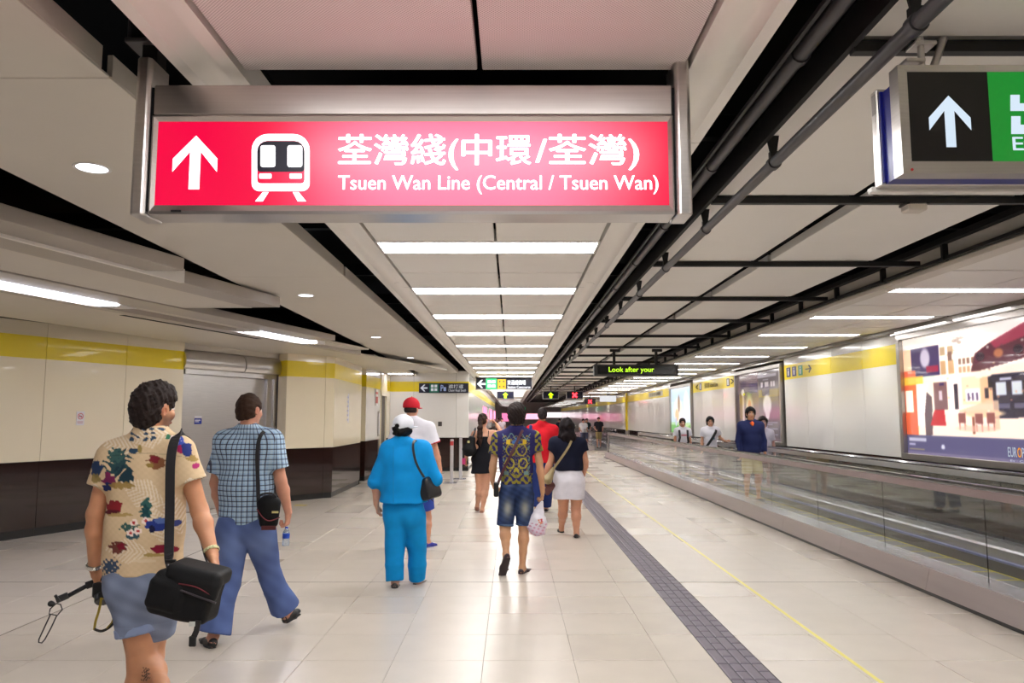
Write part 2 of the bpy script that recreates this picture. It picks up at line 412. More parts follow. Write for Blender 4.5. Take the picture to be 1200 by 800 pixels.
# conduits
for (x,z,r,lab) in ((1.14,3.03,.032,'dark conduit pipe inside the black slot right of the red sign'),(1.30,2.86,.027,'dark conduit pipe hung below the ceiling on brackets, right of the slot')):
    t=thing('conduit_pipe',lab,'pipe',(x,0,z),'dark conduit pipes')
    MB().cyl((x,Y0,z),(x,64,z),r,n=16).build('pipe',M_pipe,t,smooth=True)
    for k in range(26):
        y=2.85+1.32*k-(.55 if z<2.9 else 0)
        MB().cyl((x,y-.02,z),(x,y+.02,z),r+.007,n=16).build('coupling',M_pipe,t,smooth=True)
        if z<2.9: MB().prism([(x-.035,3.0),(x-.012,z+r),(x+.012,z+r),(x+.03,3.0)],y-.004,y+.004).box(x-.02,x+.02,y-.015,y+.015,z+r,z+r+.03).build('bracket',M_bsteel,t)
# low ceiling over the walkway with strip lights
RH=2.93
rl=thing('ceiling_light','x','ceiling light',(4.83,0,RH))
MB().box(-.86,.86,-.13,-.11,-.004,.06).box(-.86,.86,.11,.13,-.004,.06).build('frame',M_housing,rl,W=False)
MB().box(-.86,.86,-.13,.13,.06,.07).box(-.87,-.86,-.13,.13,.0,.07).build('lid',M_housing,rl,W=False)
MB().box(-.80,.72,-.11,.11,-.002,.04).build('diffuser',M_tube,rl,W=False,bevel=.004)
MB().box(.72,.86,-.10,.10,.0,.04).build('end_cap',M_housing,rl,W=False)
runb=MB()
for n_,k in enumerate(range(-7,38)):
    y=7.75+k*pitch
    if k<14 or k%3==0:
        o=rl if n_==0 else copy_tree(rl); o.location=(4.83,y,RH)
    if k<-1: o['label']='strip light over the walkway nearer than the photo shows'
    elif k<7: o['label']='%s strip light from the right edge over the moving walkway'%ordn(k+1) 
    else: o['label']='distant thin strip light over the far moving walkway'
    o['group']='strip lights over the moving walkway'
    for (a,b) in ((y+.15,y+1.05),(y+1.09,y+pitch-.15)):
        if k<14: 
            for (x0,x1) in ((3.87,4.82),(4.84,5.80)): tray(x0,x1,a,b,RH,.02,m=M_ceilw)
        else: runb.box(3.87,5.80,a,b,RH,RH+.02)
tag(runb.build('ceiling_panel_run',M_ceilw,ceil),kind='stuff')
tr=MB().box(5.72,5.87,Y0,90,RH-.05,RH+.0).build('trim_4',mat('grey wall cornice',rgb(120,114,108),.4,.3)); tag(tr,kind='structure')
sl=MB()

# ---- walls
def wall_run(root, p0, p1, n_out, joints, h0=0., top=2.925, z_kick=.11, z_mid=1.01, zb0=2.42, zb1=2.73, thick=.03, plinth=True, name='wall_panel', stuff=False, M_white=M_white):
    """panels from p0 to p1 (xy) ; joints = fractions ; n_out = outward normal side (+1 = right of direction)"""
    p0=Vector(p0); p1=Vector(p1); d=(p1-p0); L_=d.length; d.normalize(); n=Vector((d.y,-d.x))*n_out
    js=[0]+joints+[1]; acc=MB()
    for a,b in zip(js[:-1],js[1:]):
        A=p0+d*(a*L_+.004); B=p0+d*(b*L_-.004); C=B-n*thick; D=A-n*thick
        pl=[(A.x,A.y),(B.x,B.y),(C.x,C.y),(D.x,D.y)]
        m_=acc if stuff else MB()
        m_.prism(pl,z_mid+.004,zb0,'z',0).prism(pl,zb0,zb1,'z',1).prism(pl,zb1,top,'z',0)
        if plinth: 
            A2=A-n*.008;B2=B-n*.008
            m_.prism([(A2.x,A2.y),(B2.x,B2.y),(C.x,C.y),(D.x,D.y)],z_kick,z_mid-.004,'z',2)
            A3=A-n*.022;B3=B-n*.022
            m_.prism([(A3.x,A3.y),(B3.x,B3.y),(C.x,C.y),(D.x,D.y)],0,z_kick,'z',3)
        if not stuff: m_.build(name,[M_white,M_yellow,M_brown,M_kick],root)
    if stuff: tag(acc.build(name+'_run',[M_white,M_yellow,M_brown,M_kick],root),kind='stuff')
LD=Vector((1.16,2.71)).normalized(); LN=Vector((LD.y,-LD.x))
pA=Vector((-5.555,12.7)); 
def onL(t,d=0.): v=pA-LD*t+LN*d; return (v.x,v.y)
wl=MB().prism([onL(9.,-.035),onL(.0,-.035),onL(0.,-.2),onL(9.,-.2)],0,2.9,'z').build('wall_left',M_gap); tag(wl,kind='structure')
tj=[0,1.13,2.43,3.73,5.03,6.33,7.63,8.93]
for a,b in zip(tj[1:],tj[:-1]): wall_run(wl,onL(a),onL(b),1,[])
# lift recess
LC=MB().prism([onL(-.05,-.56),onL(-2.9,-.56),onL(-2.9,-.6),onL(-.05,-.6)],0,2.9,'z').build('wall_lift',M_gap); tag(LC,kind='structure')
wall_run(LC,(-4.62,14.85),(-4.40,14.68),1,[]); 
wc=MB().prism([(-4.38,14.74),(-3.70,15.55),(-3.76,18.5),(-4.3,18.5),(-4.3,15.2)],0,2.9,'z').build('wall_column',M_gap); tag(wc,kind='structure')
wall_run(wc,(-4.40,14.68),(-3.66,15.5),1,[.80])
wall_run(wc,(-3.66,15.5),(-3.72,18.6),1,[])
wall_run(wc,(-3.72,18.6),(-4.5,18.7),1,[])
wf=MB().prism([(-4.4,19.6),(-3.83,19.6),(-3.78,23.3),(-4.4,23.3)],0,2.9,'z').build('wall_side',M_gap); tag(wf,kind='structure')
wall_run(wf,(-4.5,19.55),(-3.79,19.55),1,[])
wall_run(wf,(-3.79,19.55),(-3.77,21.6),1,[.6],M_white=M_whiter)
wall_run(wf,(-3.77,22.5),(-3.76,23.2),1,[])
we=MB().box(-3.8,-1.34,23.24,23.4,0,3.1).build('wall_end',M_gap); tag(we,kind='structure')
wall_run(we,(-3.76,23.2),(-1.33,23.2),1,[.3,.84],top=3.05,M_white=M_whiter)
ws=MB().box(-1.6,-1.38,23.4,60,0,3.1).build('wall_passage',M_gap); tag(ws,kind='structure')
wall_run(ws,(-1.33,23.21),(-1.33,60),1,[i/33. for i in range(1,33)],top=2.98,stuff=True,M_white=M_whiter)
wr=MB().box(5.915,6.1,Y0,90,0,3.0).build('wall_right',M_gap); tag(wr,kind='structure')
for (a,b,k) in ((11.41,16.18,[.24,.50,.745]),(19.74,24.38,[.25,.5,.75]),(27.92,38.3,[i/9. for i in range(1,9)]),(2.,6.0,[.25,.5,.75]),(-9,2.,[.5])):
    wall_run(wr,(5.87,a),(5.87,b),-1,k,top=2.9,M_white=M_whiter)
wall_run(wr,(5.87,38.7),(5.87,90),-1,[i/46. for i in range(1,46)],top=2.9,stuff=True,M_white=M_whiter)
for (a,b) in ((6.0,11.41),(16.18,19.74),(24.38,27.92)):
    wall_run(wr,(5.88,a),(5.88,b),-1,[],top=1.015,zb0=1.013,zb1=1.014)
MB().box(5.80,5.87,38.3,38.7,1.0,2.9).build('yellow_pier',M_yellow,wr,bevel=.004); MB().box(5.80,5.87,38.3,38.7,0,1.0).build('pier_base',M_steeld,wr)
# far end of the passage
wz=MB().box(-11,9,Y1,Y1+.2,0,3.9).build('wall_far',mat('far wall',rgb(225,215,210),.5)); tag(wz,kind='structure')

# ---- lift
lift=thing('lift','brushed steel lift doors with curved steel header in the left wall','lift',(-5.0,14.0,0))
e0=Vector((-5.56,12.80)); e1=Vector((-4.55,15.02)); ed=(e1-e0).normalized(); en=Vector((ed.y,-ed.x)); eL=(e1-e0).length
def ebox(mb,a,b,d0,d1,z0,z1,mi=0):
    A=e0+ed*a+en*d0;B=e0+ed*b+en*d0;C=e0+ed*b+en*d1;D=e0+ed*a+en*d1
    return mb.prism([(A.x,A.y),(B.x,B.y),(C.x,C.y),(D.x,D.y)],z0,z1,'z',mi)
hp=[(.0,2.44),(.09,2.46),(.12,2.52),(.125,2.6),(.10,2.70),(.04,2.76),(0,2.77)]
for a,b in ((-.1,eL*.52),(eL*.53,eL-.01)):
    mb=MB(); V=[];n=len(hp)
    for t in (a,b):
        for d_,z in hp: P=e0+ed*t+en*(d_-.02); V.append((P.x,P.y,z))
    mb.add(V,[(i,i+1,i+1+n,i+n) for i in range(n-1)]+[tuple(range(n)),tuple(range(2*n-1,n-1,-1))]).build('header_panel',M_steel,lift,smooth=True)
ebox(MB(),-.1,eL,-.02,.0,2.772,2.93).build('header_fascia',M_ceil,lift)
ebox(MB(),0,eL*.43,-.12,-.09,0.01,2.36).build('door_panel',M_steel,lift,bevel=.004)
ebox(MB(),eL*.435,eL*.83,-.15,-.12,0.01,2.36).build('door_panel',M_steel,lift,bevel=.004)
ebox(MB(),eL*.83,eL*.89,-.16,-.06,0,2.44).build('jamb',M_steel,lift,bevel=.004)
ebox(MB(),eL*.89,eL*.93,-.14,-.02,0,2.44).build('jamb',M_steel,lift,bevel=.004)
ebox(MB(),eL*.93,eL*.97,-.12,.01,0,2.44).build('jamb',mat('dark steel jamb',(.1,.09,.09),.3,.8),lift,bevel=.004)
ebox(MB(),0,eL*.9,-.16,-.02,2.36,2.44).build('lintel',M_steel,lift)
ebox(MB(),0,eL,-.19,-.17,0,2.85).build('shaft_back',M_black,lift)
s_=ebox(MB(),.30,.46,-.088,-.085,1.50,1.60); s_.build('notice',mat('blue notice',rgb(28,48,150),.3),lift)
s_=ebox(MB(),.31,.43,-.0845,-.083,1.56,1.575); s_=ebox(s_,.31,.40,-.0845,-.083,1.535,1.548); s_.build('lettering',mat('white print',(.8,.8,.85),.4),lift)
s_=ebox(MB(),.30,.46,-.088,-.085,1.61,1.64); s_.build('notice',mat('white print',(.8,.8,.85),.4),lift)
# no smoking sticker on the left wall
st=thing('no_smoking_sticker','small white no smoking sticker on the cream left wall panel','sign',(-6.2,11.2,1.55))
def onwall(mb,t,w,z0,z1,off,mi=0):
    A=pA-LD*(t+w/2);B=pA-LD*(t-w/2); n_=Vector((LD.y,-LD.x))
    A1=A+n_*off;B1=B+n_*off;A2=A+n_*(off-.002);B2=B+n_*(off-.002)
    return mb.prism([(A1.x,A1.y),(B1.x,B1.y),(B2.x,B2.y),(A2.x,A2.y)],z0,z1,'z',mi)
T0=1.86
onwall(MB(),T0,.125,1.50,1.70,.004).build('sheet',mat('sticker paper',rgb(226,222,226),.35),st)
def walldisc(r,r2,zc,off,mats,name,ang=None):
    n_=Vector((LD.y,-LD.x)); c_=pA-LD*T0+n_*off; mb=MB(); V=[]; n=24
    for i in range(n):
        t=2*math.pi*i/n
        for R in (r,r2): V.append((c_.x+LD.x*R*math.cos(t),c_.y+LD.y*R*math.cos(t),zc+R*math.sin(t)))
    mb.add(V,[(2*i,2*((i+1)%n),2*((i+1)%n)+1,2*i+1) for i in range(n)])
    if ang is not None:
        V=[]
        for (a,b) in ((-r,-.005),(r,-.005),(r,.005),(-r,.005)):
            x=a*math.cos(ang)-b*math.sin(ang); z=a*math.sin(ang)+b*math.cos(ang); V.append((c_.x+LD.x*x,c_.y+LD.y*x,zc+z))
        mb.add(V,[(0,1,2,3)])
    mb.build(name,mats,st)
M_red=mat('sign red print',rgb(205,70,70),.4)
walldisc(.046,.036,1.63,.0055,M_red,'prohibition_ring',math.radians(-40))
onwall(MB(),T0,.05,1.622,1.634,.005).build('cigarette',mat('dark print',(.03,.03,.04),.4),st)
onwall(onwall(MB(),T0,.09,1.545,1.555,.005),T0,.08,1.525,1.533,.005).build('lettering',mat('red small print',rgb(190,120,120),.5),st)
# door, notices and details by the end wall
d1=MB().prism([(-3.80,21.62),(-3.80,22.48),(-3.86,22.48),(-3.86,21.62)],0,2.25,'z').build('door_1',mat('dark grey door',rgb(70,64,60),.4)); tag(d1,kind='structure')
MB().box(-3.8,-3.74,21.56,21.62,0,2.3).box(-3.8,-3.74,22.48,22.54,0,2.3).box(-3.8,-3.74,21.56,22.54,2.25,2.9).build('door_frame',M_white,d1)
t=thing('wall_notice','red and white notice high on the side wall by the dark door','sign',(-3.74,20.9,2.0))
MB().box(-3.768,-3.76,20.75,21.15,1.95,2.4).build('board',mat('notice white',rgb(235,228,228),.4),t); MB().box(-3.76,-3.757,20.78,21.12,2.02,2.2).box(-3.76,-3.757,20.78,21.12,2.27,2.33).build('print',M_red,t)
t=thing('wall_notice','narrow grey notice frame on the side wall beside the dark door','sign',(-3.74,21.3,1.2))
MB().box(-3.768,-3.75,21.2,21.45,1.1,1.8).build('frame',M_steeld,t,bevel=.01); MB().box(-3.75,-3.748,21.24,21.41,1.15,1.75).build('sheet',mat('notice grey',rgb(200,196,200),.3),t)
t=thing('wall_notice','tall pale blue notice on the glossy corner panel of the left wall','sign',(-3.65,16.8,1.6))
MB().box(-3.70,-3.688,16.6,17.05,1.5,2.15).build('sheet',mat('pale blue notice',rgb(202,204,222),.3),t)
for i in range(6): MB().box(-3.688,-3.686,16.65,17.0,1.55+i*.1,1.59+i*.1).build('print',mat('blue grey print',rgb(130,132,170),.4),t)
t=thing('access_hatch','small dark square vent on the white end wall','vent',(-2.2,23.2,1.45))
MB().box(-2.27,-2.15,23.18,23.2,1.36,1.50).build('grille',mat('hatch grey',rgb(88,82,78),.5),t,bevel=.004)
for i in range(4): MB().box(-2.26,-2.16,23.175,23.18,1.375+i*.03,1.39+i*.03).build('slat',mat('hatch dark',rgb(60,56,54),.5),t)
# barrier posts
for (x,y,lab) in ((-1.50,18.9,'nearer slim steel barrier post with red tag, standing before the end wall'),(-1.36,20.1,'farther slim steel barrier post, just right of the nearer one')):
    t=thing('barrier_post',lab,'post',(x,y,0),'slim steel barrier posts')
    MB().box(x-.04,x+.04,y-.03,y+.03,.02,1.08).build('post',mat('satin steel post',rgb(205,202,205),.3,.3),t,bevel=.008)
    MB().box(x-.20,x+.14,y-.16,y+.14,0,.022).build('base_plate',M_deck,t,bevel=.006)
    MB().box(x-.041,x+.041,y-.034,y-.029,.93,1.03).build('tag',M_red if x<-1.4 else M_steel,t)
# ================================================================= SIGNS
SF=mat('sign frame steel',(.58,.55,.53),.3,.95,bump=.01,bscale=50,stretch=(.5,1,40),var=.05,vscale=3)
M_wlit=emis('lit white lettering',(1,.97,1),2.2)
sx0,sx1,sy=-1.484,.702,2.85
sg=thing('line_sign','large hanging red lightbox sign to the Tsuen Wan Line in a steel frame','sign',((sx0+sx1)/2,sy,2.39))
# side posts, rounded fronts
for s_ in (-1,1):
    xo=sx0 if s_<0 else sx1
    xi=xo-s_*.062
    xs=sorted((xo,xi))
    pr=[(xs[0],sy+.14),(xs[1],sy+.14),(xs[1],sy+.0),((xs[1]-.012),sy-.014),((xs[0]+.012),sy-.014),(xs[0],sy)]
    MB().prism(pr,2.385,3.02,'z').build('side_post',SF,sg,bevel=.004)
    xm=(xs[0]+xs[1])/2
    MB().box(xm-.03,xm+.03,sy+.03,sy+.11,3.02,3.5).build('hanger',M_bsteel,sg)
    MB().box(xm-.09,xm+.12,sy+.0,sy+.14,3.09,3.11).box(xm-.09,xm-.075,sy+.02,sy+.12,3.11,3.2).build('bracket_plate',M_pipe,sg,bevel=.003)
MB().box(sx0+.062,sx0+.07,sy,sy+.12,2.4,2.9).build('shadow_gap',M_black,sg); MB().box(sx1-.07,sx1-.062,sy,sy+.12,2.4,2.9).build('shadow_gap',M_black,sg)
a0,a1=sx0+.07,sx1-.07
MB().box(a0,a1,sy+.002,sy+.13,2.79,2.912).build('top_rail',SF,sg,bevel=.004)
# lightbox frame with bevelled inner edges
ix0,ix1,iz0,iz1=a0+.018,a1-.018,2.427,2.765
oz0,oz1=2.388,2.786
mb=MB()
O=[(a0,oz0),(a1,oz0),(a1,oz1),(a0,oz1)]; I=[(ix0,iz0),(ix1,iz0),(ix1,iz1),(ix0,iz1)]
V=[(x,sy,z) for x,z in O]+[(x,sy-.002,z) for x,z in [(p[0]+(.006 if p[0]<0 else -.006),p[1]+(.012 if p[1]<2.5 else -.006)) for p in O]]+[(x,sy+.012,z) for x,z in I]+[(x,sy+.13,z) for x,z in O]
fs=[]
for i in range(4):
    j=(i+1)%4; fs+=[(i,j,j+4,i+4),(i+4,j+4,j+8,i+8),(j,i,i+12,j+12)]
fs.append((12,13,14,15)); mb.add(V,fs); mb.build('lightbox_frame',SF,sg,smooth='x')
MB().box(a0+.09,a0+.13,sy-.004,sy,2.396,2.404).build('latch',M_bsteel,sg)
def glow_mat(name,c,s0,s1,xc,w,zc):  # uneven backlight is painted in: emission varies with distance from xc
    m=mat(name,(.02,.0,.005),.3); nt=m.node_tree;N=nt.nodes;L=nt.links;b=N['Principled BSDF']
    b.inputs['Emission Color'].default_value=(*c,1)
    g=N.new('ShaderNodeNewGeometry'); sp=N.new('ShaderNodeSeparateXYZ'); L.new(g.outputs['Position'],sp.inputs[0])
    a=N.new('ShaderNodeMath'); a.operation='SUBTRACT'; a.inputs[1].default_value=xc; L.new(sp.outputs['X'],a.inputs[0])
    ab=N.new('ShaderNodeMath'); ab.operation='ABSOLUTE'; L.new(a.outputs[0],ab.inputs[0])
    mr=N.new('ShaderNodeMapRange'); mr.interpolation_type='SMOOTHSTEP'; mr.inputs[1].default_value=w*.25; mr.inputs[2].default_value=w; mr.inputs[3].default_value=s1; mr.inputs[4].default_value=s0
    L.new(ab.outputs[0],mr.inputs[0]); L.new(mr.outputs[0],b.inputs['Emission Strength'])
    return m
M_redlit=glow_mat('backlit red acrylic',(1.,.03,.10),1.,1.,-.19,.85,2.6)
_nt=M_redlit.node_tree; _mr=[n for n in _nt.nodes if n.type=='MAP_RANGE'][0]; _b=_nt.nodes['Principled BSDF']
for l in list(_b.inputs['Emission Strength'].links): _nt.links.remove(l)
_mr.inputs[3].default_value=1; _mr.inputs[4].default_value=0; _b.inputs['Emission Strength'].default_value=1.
_mx=_nt.nodes.new('ShaderNodeMix'); _mx.data_type='RGBA'; _mx.inputs[6].default_value=(.95,.0,.055,1); _mx.inputs[7].default_value=(1.6,.17,.33,1)  # washed-out pink middle of the backlight is painted into the emission colour
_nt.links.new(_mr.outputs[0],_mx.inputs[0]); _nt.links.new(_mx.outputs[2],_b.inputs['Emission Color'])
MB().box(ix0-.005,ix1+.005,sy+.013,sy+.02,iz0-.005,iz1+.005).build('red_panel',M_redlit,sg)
PY=sy+.0125
def px(x,y,Yp=PY):   # picture point -> point in a frontal plane at distance Yp
    dy=(400-y)/880.; c=math.cos(PITCH); s=math.sin(PITCH); t=Yp/(c-dy*s); return ((x-600)/880.*t, 1.6+(s+dy*c)*t)
def flat(name,pts,m,parent,Yp=PY,off=.0):
    P=[px(x,y,Yp) for x,y in pts]
    return MB().add([(p[0],Yp-off,p[1]) for p in P],[tuple(range(len(P)))]).build(name,m,parent,smooth='raw')
def arrow(parent,cx,top,w,h,m,yp,off=0):     # metro style arrow, world units
    s=w/2; t=h*.31
    P=[(0,0),(s,-.43*h),(s,-.43*h-t*.8),(w*.12,-.30*h),(w*.12,-h),(-w*.12,-h),(-w*.12,-.30*h),(-s,-.43*h-t*.8),(-s,-.43*h)]
    return MB().add([(cx+p[0],yp-off,top+p[1]) for p in P],[(0,1,2,3,8),(3,4,5,6),(0,3,6),(6,7,8,0)] if False else [(0,1,2,3),(0,3,6),(0,6,7,8),(3,4,5,6)])
ac,at_=px(230,159)
arrow(sg,ac,at_,.175,.217,M_wlit,PY,.001).build('arrow',M_wlit,sg,smooth='raw')
# train pictogram
def rrect(x0,x1,y0,y1,r,n=5,rt=None):
    P=[]; rt=rt or r
    for cx,cy,a,rr in ((x0+rt,y0+rt,180,rt),(x1-rt,y0+rt,270,rt),(x1-r,y1-r,0,r),(x0+r,y1-r,90,r)):
        for i in range(n+1):
            t=math.radians(a+90*i/n); P.append((cx+rr*math.cos(t),cy+rr*math.sin(t)))
    return P
M_blk=mat('sign black print',(.004,.004,.02),.4)
flat('train_body',rrect(295,363,157,224,9,6,19),M_wlit,sg,PY,.001)
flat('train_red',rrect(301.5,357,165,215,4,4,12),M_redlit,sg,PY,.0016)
flat('train_face',rrect(301.5,357,165.5,201.5,4,4,12),M_blk,sg,PY,.0022)
flat('train_window',rrect(305.5,323,170.5,196,3),M_wlit,sg,PY,.003); flat('train_window',rrect(337,354.5,170.5,196,3),M_wlit,sg,PY,.003)
flat('headlamp',rrect(304,318.5,203.5,209.5,1.5),M_wlit,sg,PY,.003); flat('headlamp',rrect(339.5,354,203.5,209.5,1.5),M_wlit,sg,PY,.003)
flat('rail',[(308,225),(315,225),(308,236),(299,236)],M_wlit,sg,PY,.001); flat('rail',[(343,225),(350,225),(359,236),(349,236)],M_wlit,sg,PY,.001)
def tbox(x0,x1,y0,y1,Yp=PY): a=px(x0,y1,Yp);b=px(x1,y0,Yp); return (a[0],b[0],a[1],b[1])
text('lettering','荃灣綫(中環',M_wlit,sg,tbox(396,622.,157.5,199),PY-.0015,bold=.018)
text('lettering','/荃灣)',M_wlit,sg,tbox(628,748,157.5,199),PY-.0015,bold=.018)
text('lettering','Tsuen Wan Line (Central / Tsuen Wan)',M_wlit,sg,tbox(396,771,205.5,227.5),PY-.0015,bold=.014)

# exit sign, cut by the right edge of the photo
EY=2.5
ex=thing('exit_sign','black and green hanging exit lightbox with white arrow at the upper right edge','sign',(2.1,EY,2.42))
ex0,ex1,ez0,ez1=1.340,3.1,2.434,2.822
mb=MB()
O=[(ex0,ez0),(ex1,ez0),(ex1,ez1),(ex0,ez1)]; I=[(ex0+.035,ez0+.045),(ex1-.035,ez0+.045),(ex1-.035,ez1-.022),(ex0+.035,ez1-.022)]
V=[(x,EY,z) for x,z in O]+[(x,EY+.006,z) for x,z in I]+[(x,EY+.06,z) for x,z in O]
fs=[]
for i in range(4):
    j=(i+1)%4; fs+=[(i,j,j+4,i+4),(j,i,i+8,j+8)]
fs.append((8,9,10,11)); mb.add(V,fs).build('frame',SF,ex,smooth='x')
i0=ex0+.035; bz0,bz1=ez0+.045,ez1-.022; gx=px(1166,200,EY)[0]
MB().box(i0,gx,EY+.007,EY+.012,bz0,bz1).build('black_panel',mat('exit sign black',(.006,.005,.005),.3),ex)
M_grn=glow_mat('backlit green acrylic',(.0,.5,.045),.25,.5,2.2,1.5,2.6)
MB().box(gx,ex1-.035,EY+.007,EY+.012,bz0,bz1).build('green_panel',M_grn,ex)
M_cool=emis('lit cool white',(.72,.86,1.),.95)
ax,az=px(1112.5,111,EY); arrow(ex,ax,az,.145,.185,M_cool,EY+.006).build('arrow',M_cool,ex,smooth='raw')
for (x0,y0) in ((1184,111),(1185,136)):
    flat('exit_symbol',[(x0,y0),(x0+11,y0),(x0+11,y0+10),(x0+22,y0+10),(x0+22,y0+21 if y0>120 else y0+19),(x0,y0+21 if y0>120 else y0+19)],M_cool,ex,EY+.006)
    a=flat('exit_symbol',[(x0+30,y0),(x0+41,y0),(x0+41,y0+20),(x0+19+6,y0+20),(x0+25,y0+10),(x0+30,y0+10)],M_cool,ex,EY+.006)
text('lettering','Exit',M_cool,ex,tbox(1187.5,1232,160.5,176,EY+.006),EY+.006,bold=.02)
MB().cyl((1.37,EY-.001,2.447),(1.37,EY-.003,2.447),.005,n=10).build('red_dot',M_red,ex)
M_blue=mat('cobalt blue painted metal',rgb(18,22,120),.3)
MB().box(ex0+.0,ex1,EY+.06,EY+.12,ez0-.0,ez1-.05).build('blue_box',M_blue,ex)
MB().box(ex0-.018,ex1+.03,EY+.121,EY+.165,2.43,2.79).build('rear_case',SF,ex,bevel=.004)
MB().box(ex0-.008,ex1+.02,EY+.112,EY+.121,2.44,2.775).build('blue_panel',M_blue,ex)
MB().box(ex0-.03,ex1+.02,EY+.165,EY+.2,2.42,2.44).build('rear_lip',M_housing,ex,bevel=.003)
MB().box(ex0-.0195,ex0-.018,EY+.13,EY+.155,2.70,2.775).build('tape',mat('grey tape',rgb(150,146,140),.5),ex)
for x in (1.47,2.7):
    MB().cyl((x,EY+.08,2.80),(x,EY+.08,2.96),.012,n=12).cyl((x+.03,EY+.10,2.80),(x+.12,EY+.14,2.99),.014,n=12).build('hanger_rod',SF,ex,smooth=True)
    MB().box(x-.07,x+.0,EY+.05,EY+.13,2.86,2.875).build('hanger_plate',SF,ex,bevel=.003)
    MB().box(x-.03,x+.05,EY+.06,EY+.13,2.93,2.945).build('hanger_plate',SF,ex,bevel=.003)
sd=thing('smoke_detector','small square beige sensor under the black ceiling beam below the exit sign','sensor',(1.93,4.55,2.9)); 
xs_,zs_=px(1073,239,4.63)
MB().box(xs_-.06,xs_+.06,4.6,4.7,2.90,2.955).build('housing',M_ceil,sd,bevel=.008); MB().box(xs_-.07,xs_+.07,4.6,4.7,2.94,2.956).build('mount',M_bsteel,sd)

# LED text display
LY=14.9
led=thing('text_display','dark grey LED display reading Look after your, hung over the walkway side','display',(2.47,LY,2.44))
MB().box(1.63,3.31,LY,LY+.16,2.44,2.67).build('case',mat('charcoal case',(.035,.035,.035),.4),led,bevel=.012)
MB().box(1.70,3.24,LY-.004,LY+.001,2.475,2.635).build('screen',mat('display screen',(.012,.012,.012),.15),led)
M_led=emis('green yellow LED',(.55,1.,.02),1.6)
text('lettering','Look after your',M_led,led,(px(713.5,438,LY)[0],px(766.5,438,LY)[0],2.485,2.615),LY-.006,bold=.010)
for x in (px(720,410,LY)[0],px(769.5,410,LY)[0]):
    MB().box(x-.025,x+.025,LY+.05,LY+.1,2.67,2.97).build('hanger',M_bsteel,led); MB().cyl((x-.08,LY+.07,2.95),(x+.12,LY+.07,2.95),.03).build('hanger_clamp',M_bsteel,led)

# exit direction lightbox in the central bay
GY=26.
g=thing('exit_direction_sign','hanging lightbox with white left arrow, green and yellow squares in the central bay','sign',(-.75,GY,2.6))
gx0,gz1=px(557,442,GY); gx1,gz0=px(624,457,GY)
MB().box(gx0,gx1,GY,GY+.14,gz0,gz1+.03).build('case',SF,g,bevel=.01)
MB().box(gx0+.03,gx1-.03,GY-.006,GY,gz0+.04,gz1-.0).build('dark_panel',mat('sign navy',rgb(16,18,48),.3),g)
def rect(nm,x0,x1,y0,y1,m,p,Y_,off): return flat(nm,[(x0,y1),(x1,y1),(x1,y0),(x0,y0)],m,p,Y_,off)
rect('green_square',569.5,582.2,443.5,456,emis('lit green',(.05,.85,.25),1.3),g,GY,.008); rect('yellow_square',583,592.8,444.3,455.8,emis('lit yellow',(1,.62,0),1.2),g,GY,.008)
M_lw=emis('lit white small',(.95,.97,1),1.6)
text('lettering','東涌綫機場',M_lw,g,tbox(594.5,616,445.3,450.8,GY),GY-.009,bold=.03); text('lettering','Station Concourse',M_lw,g,tbox(594.5,621.5,451.8,455,GY),GY-.009,bold=.02)
def larrow(parent,x0,x1,y0,y1,m,Y_,off):
    yc=(y0+y1)/2;w=x1-x0;h=(y1-y0)/2
    flat('arrow',[(x0,yc),(x0+w*.5,yc-h),(x0+w*.7,yc-h),(x0+w*.4,yc-h*.22),(x1,yc-h*.22),(x1,yc+h*.22),(x0+w*.4,yc+h*.22),(x0+w*.7,yc+h),(x0+w*.5,yc+h)],m,parent,Y_,off)
larrow(g,559,569,445.,454.5,M_lw,GY,.009)
for i in range(2):
    for j in range(2): rect('exit_symbol',571.5+5*i,575.5+5*i,445.5+5*j,449+5*j,M_lw,g,GY,.0095)
for x0,y0 in ((585,446),(589.5,446),(585,452),(589.5,452)): rect('yellow_symbol',x0,x0+1.4,y0,y0+1.6,M_blk,g,GY,.0095)
# sign on the end wall
SY=23.16
g=thing('exit_direction_sign','dark blue sign with left arrow and green exit symbol on the white end wall','sign',(-2.2,SY,2.4))
wx0,wz1=px(491,448.8,SY); wx1,wz0=px(549,460.2,SY)
MB().box(wx0,wx1,SY,SY+.05,wz0,wz1).build('board',mat('sign dark navy',rgb(26,28,52),.3),g,bevel=.004)
rect('green_square',503.2,514.2,449.5,459.6,mat('exit green',rgb(20,104,84),.35,emit=.15),g,SY,.004)
M_sw=mat('sign white',rgb(205,212,220),.4,emit=.25)
larrow(g,492.5,501,450.5,458.5,M_sw,SY,.004)
for i in range(2):
    for j in range(2): rect('exit_symbol',505+4.2*i,508.2+4.2*i,450.6+4.2*j,453.8+4.2*j,M_sw,g,SY,.007)
text('lettering','P',mat('sign pale blue',rgb(150,170,215),.4,emit=.2),g,tbox(516.5,519.5,451,458.,SY),SY-.006,bold=.03)
rect('symbol',519.8,522.8,453.5,458,mat('sign pale blue'),g,SY,.006)
text('lettering','遮打道',M_sw,g,tbox(525.5,543,450.3,454.9,SY),SY-.006,bold=.01); text('lettering','Chater Road South',M_sw,g,tbox(525.5,546,455.7,458.6,SY),SY-.006,bold=.01)
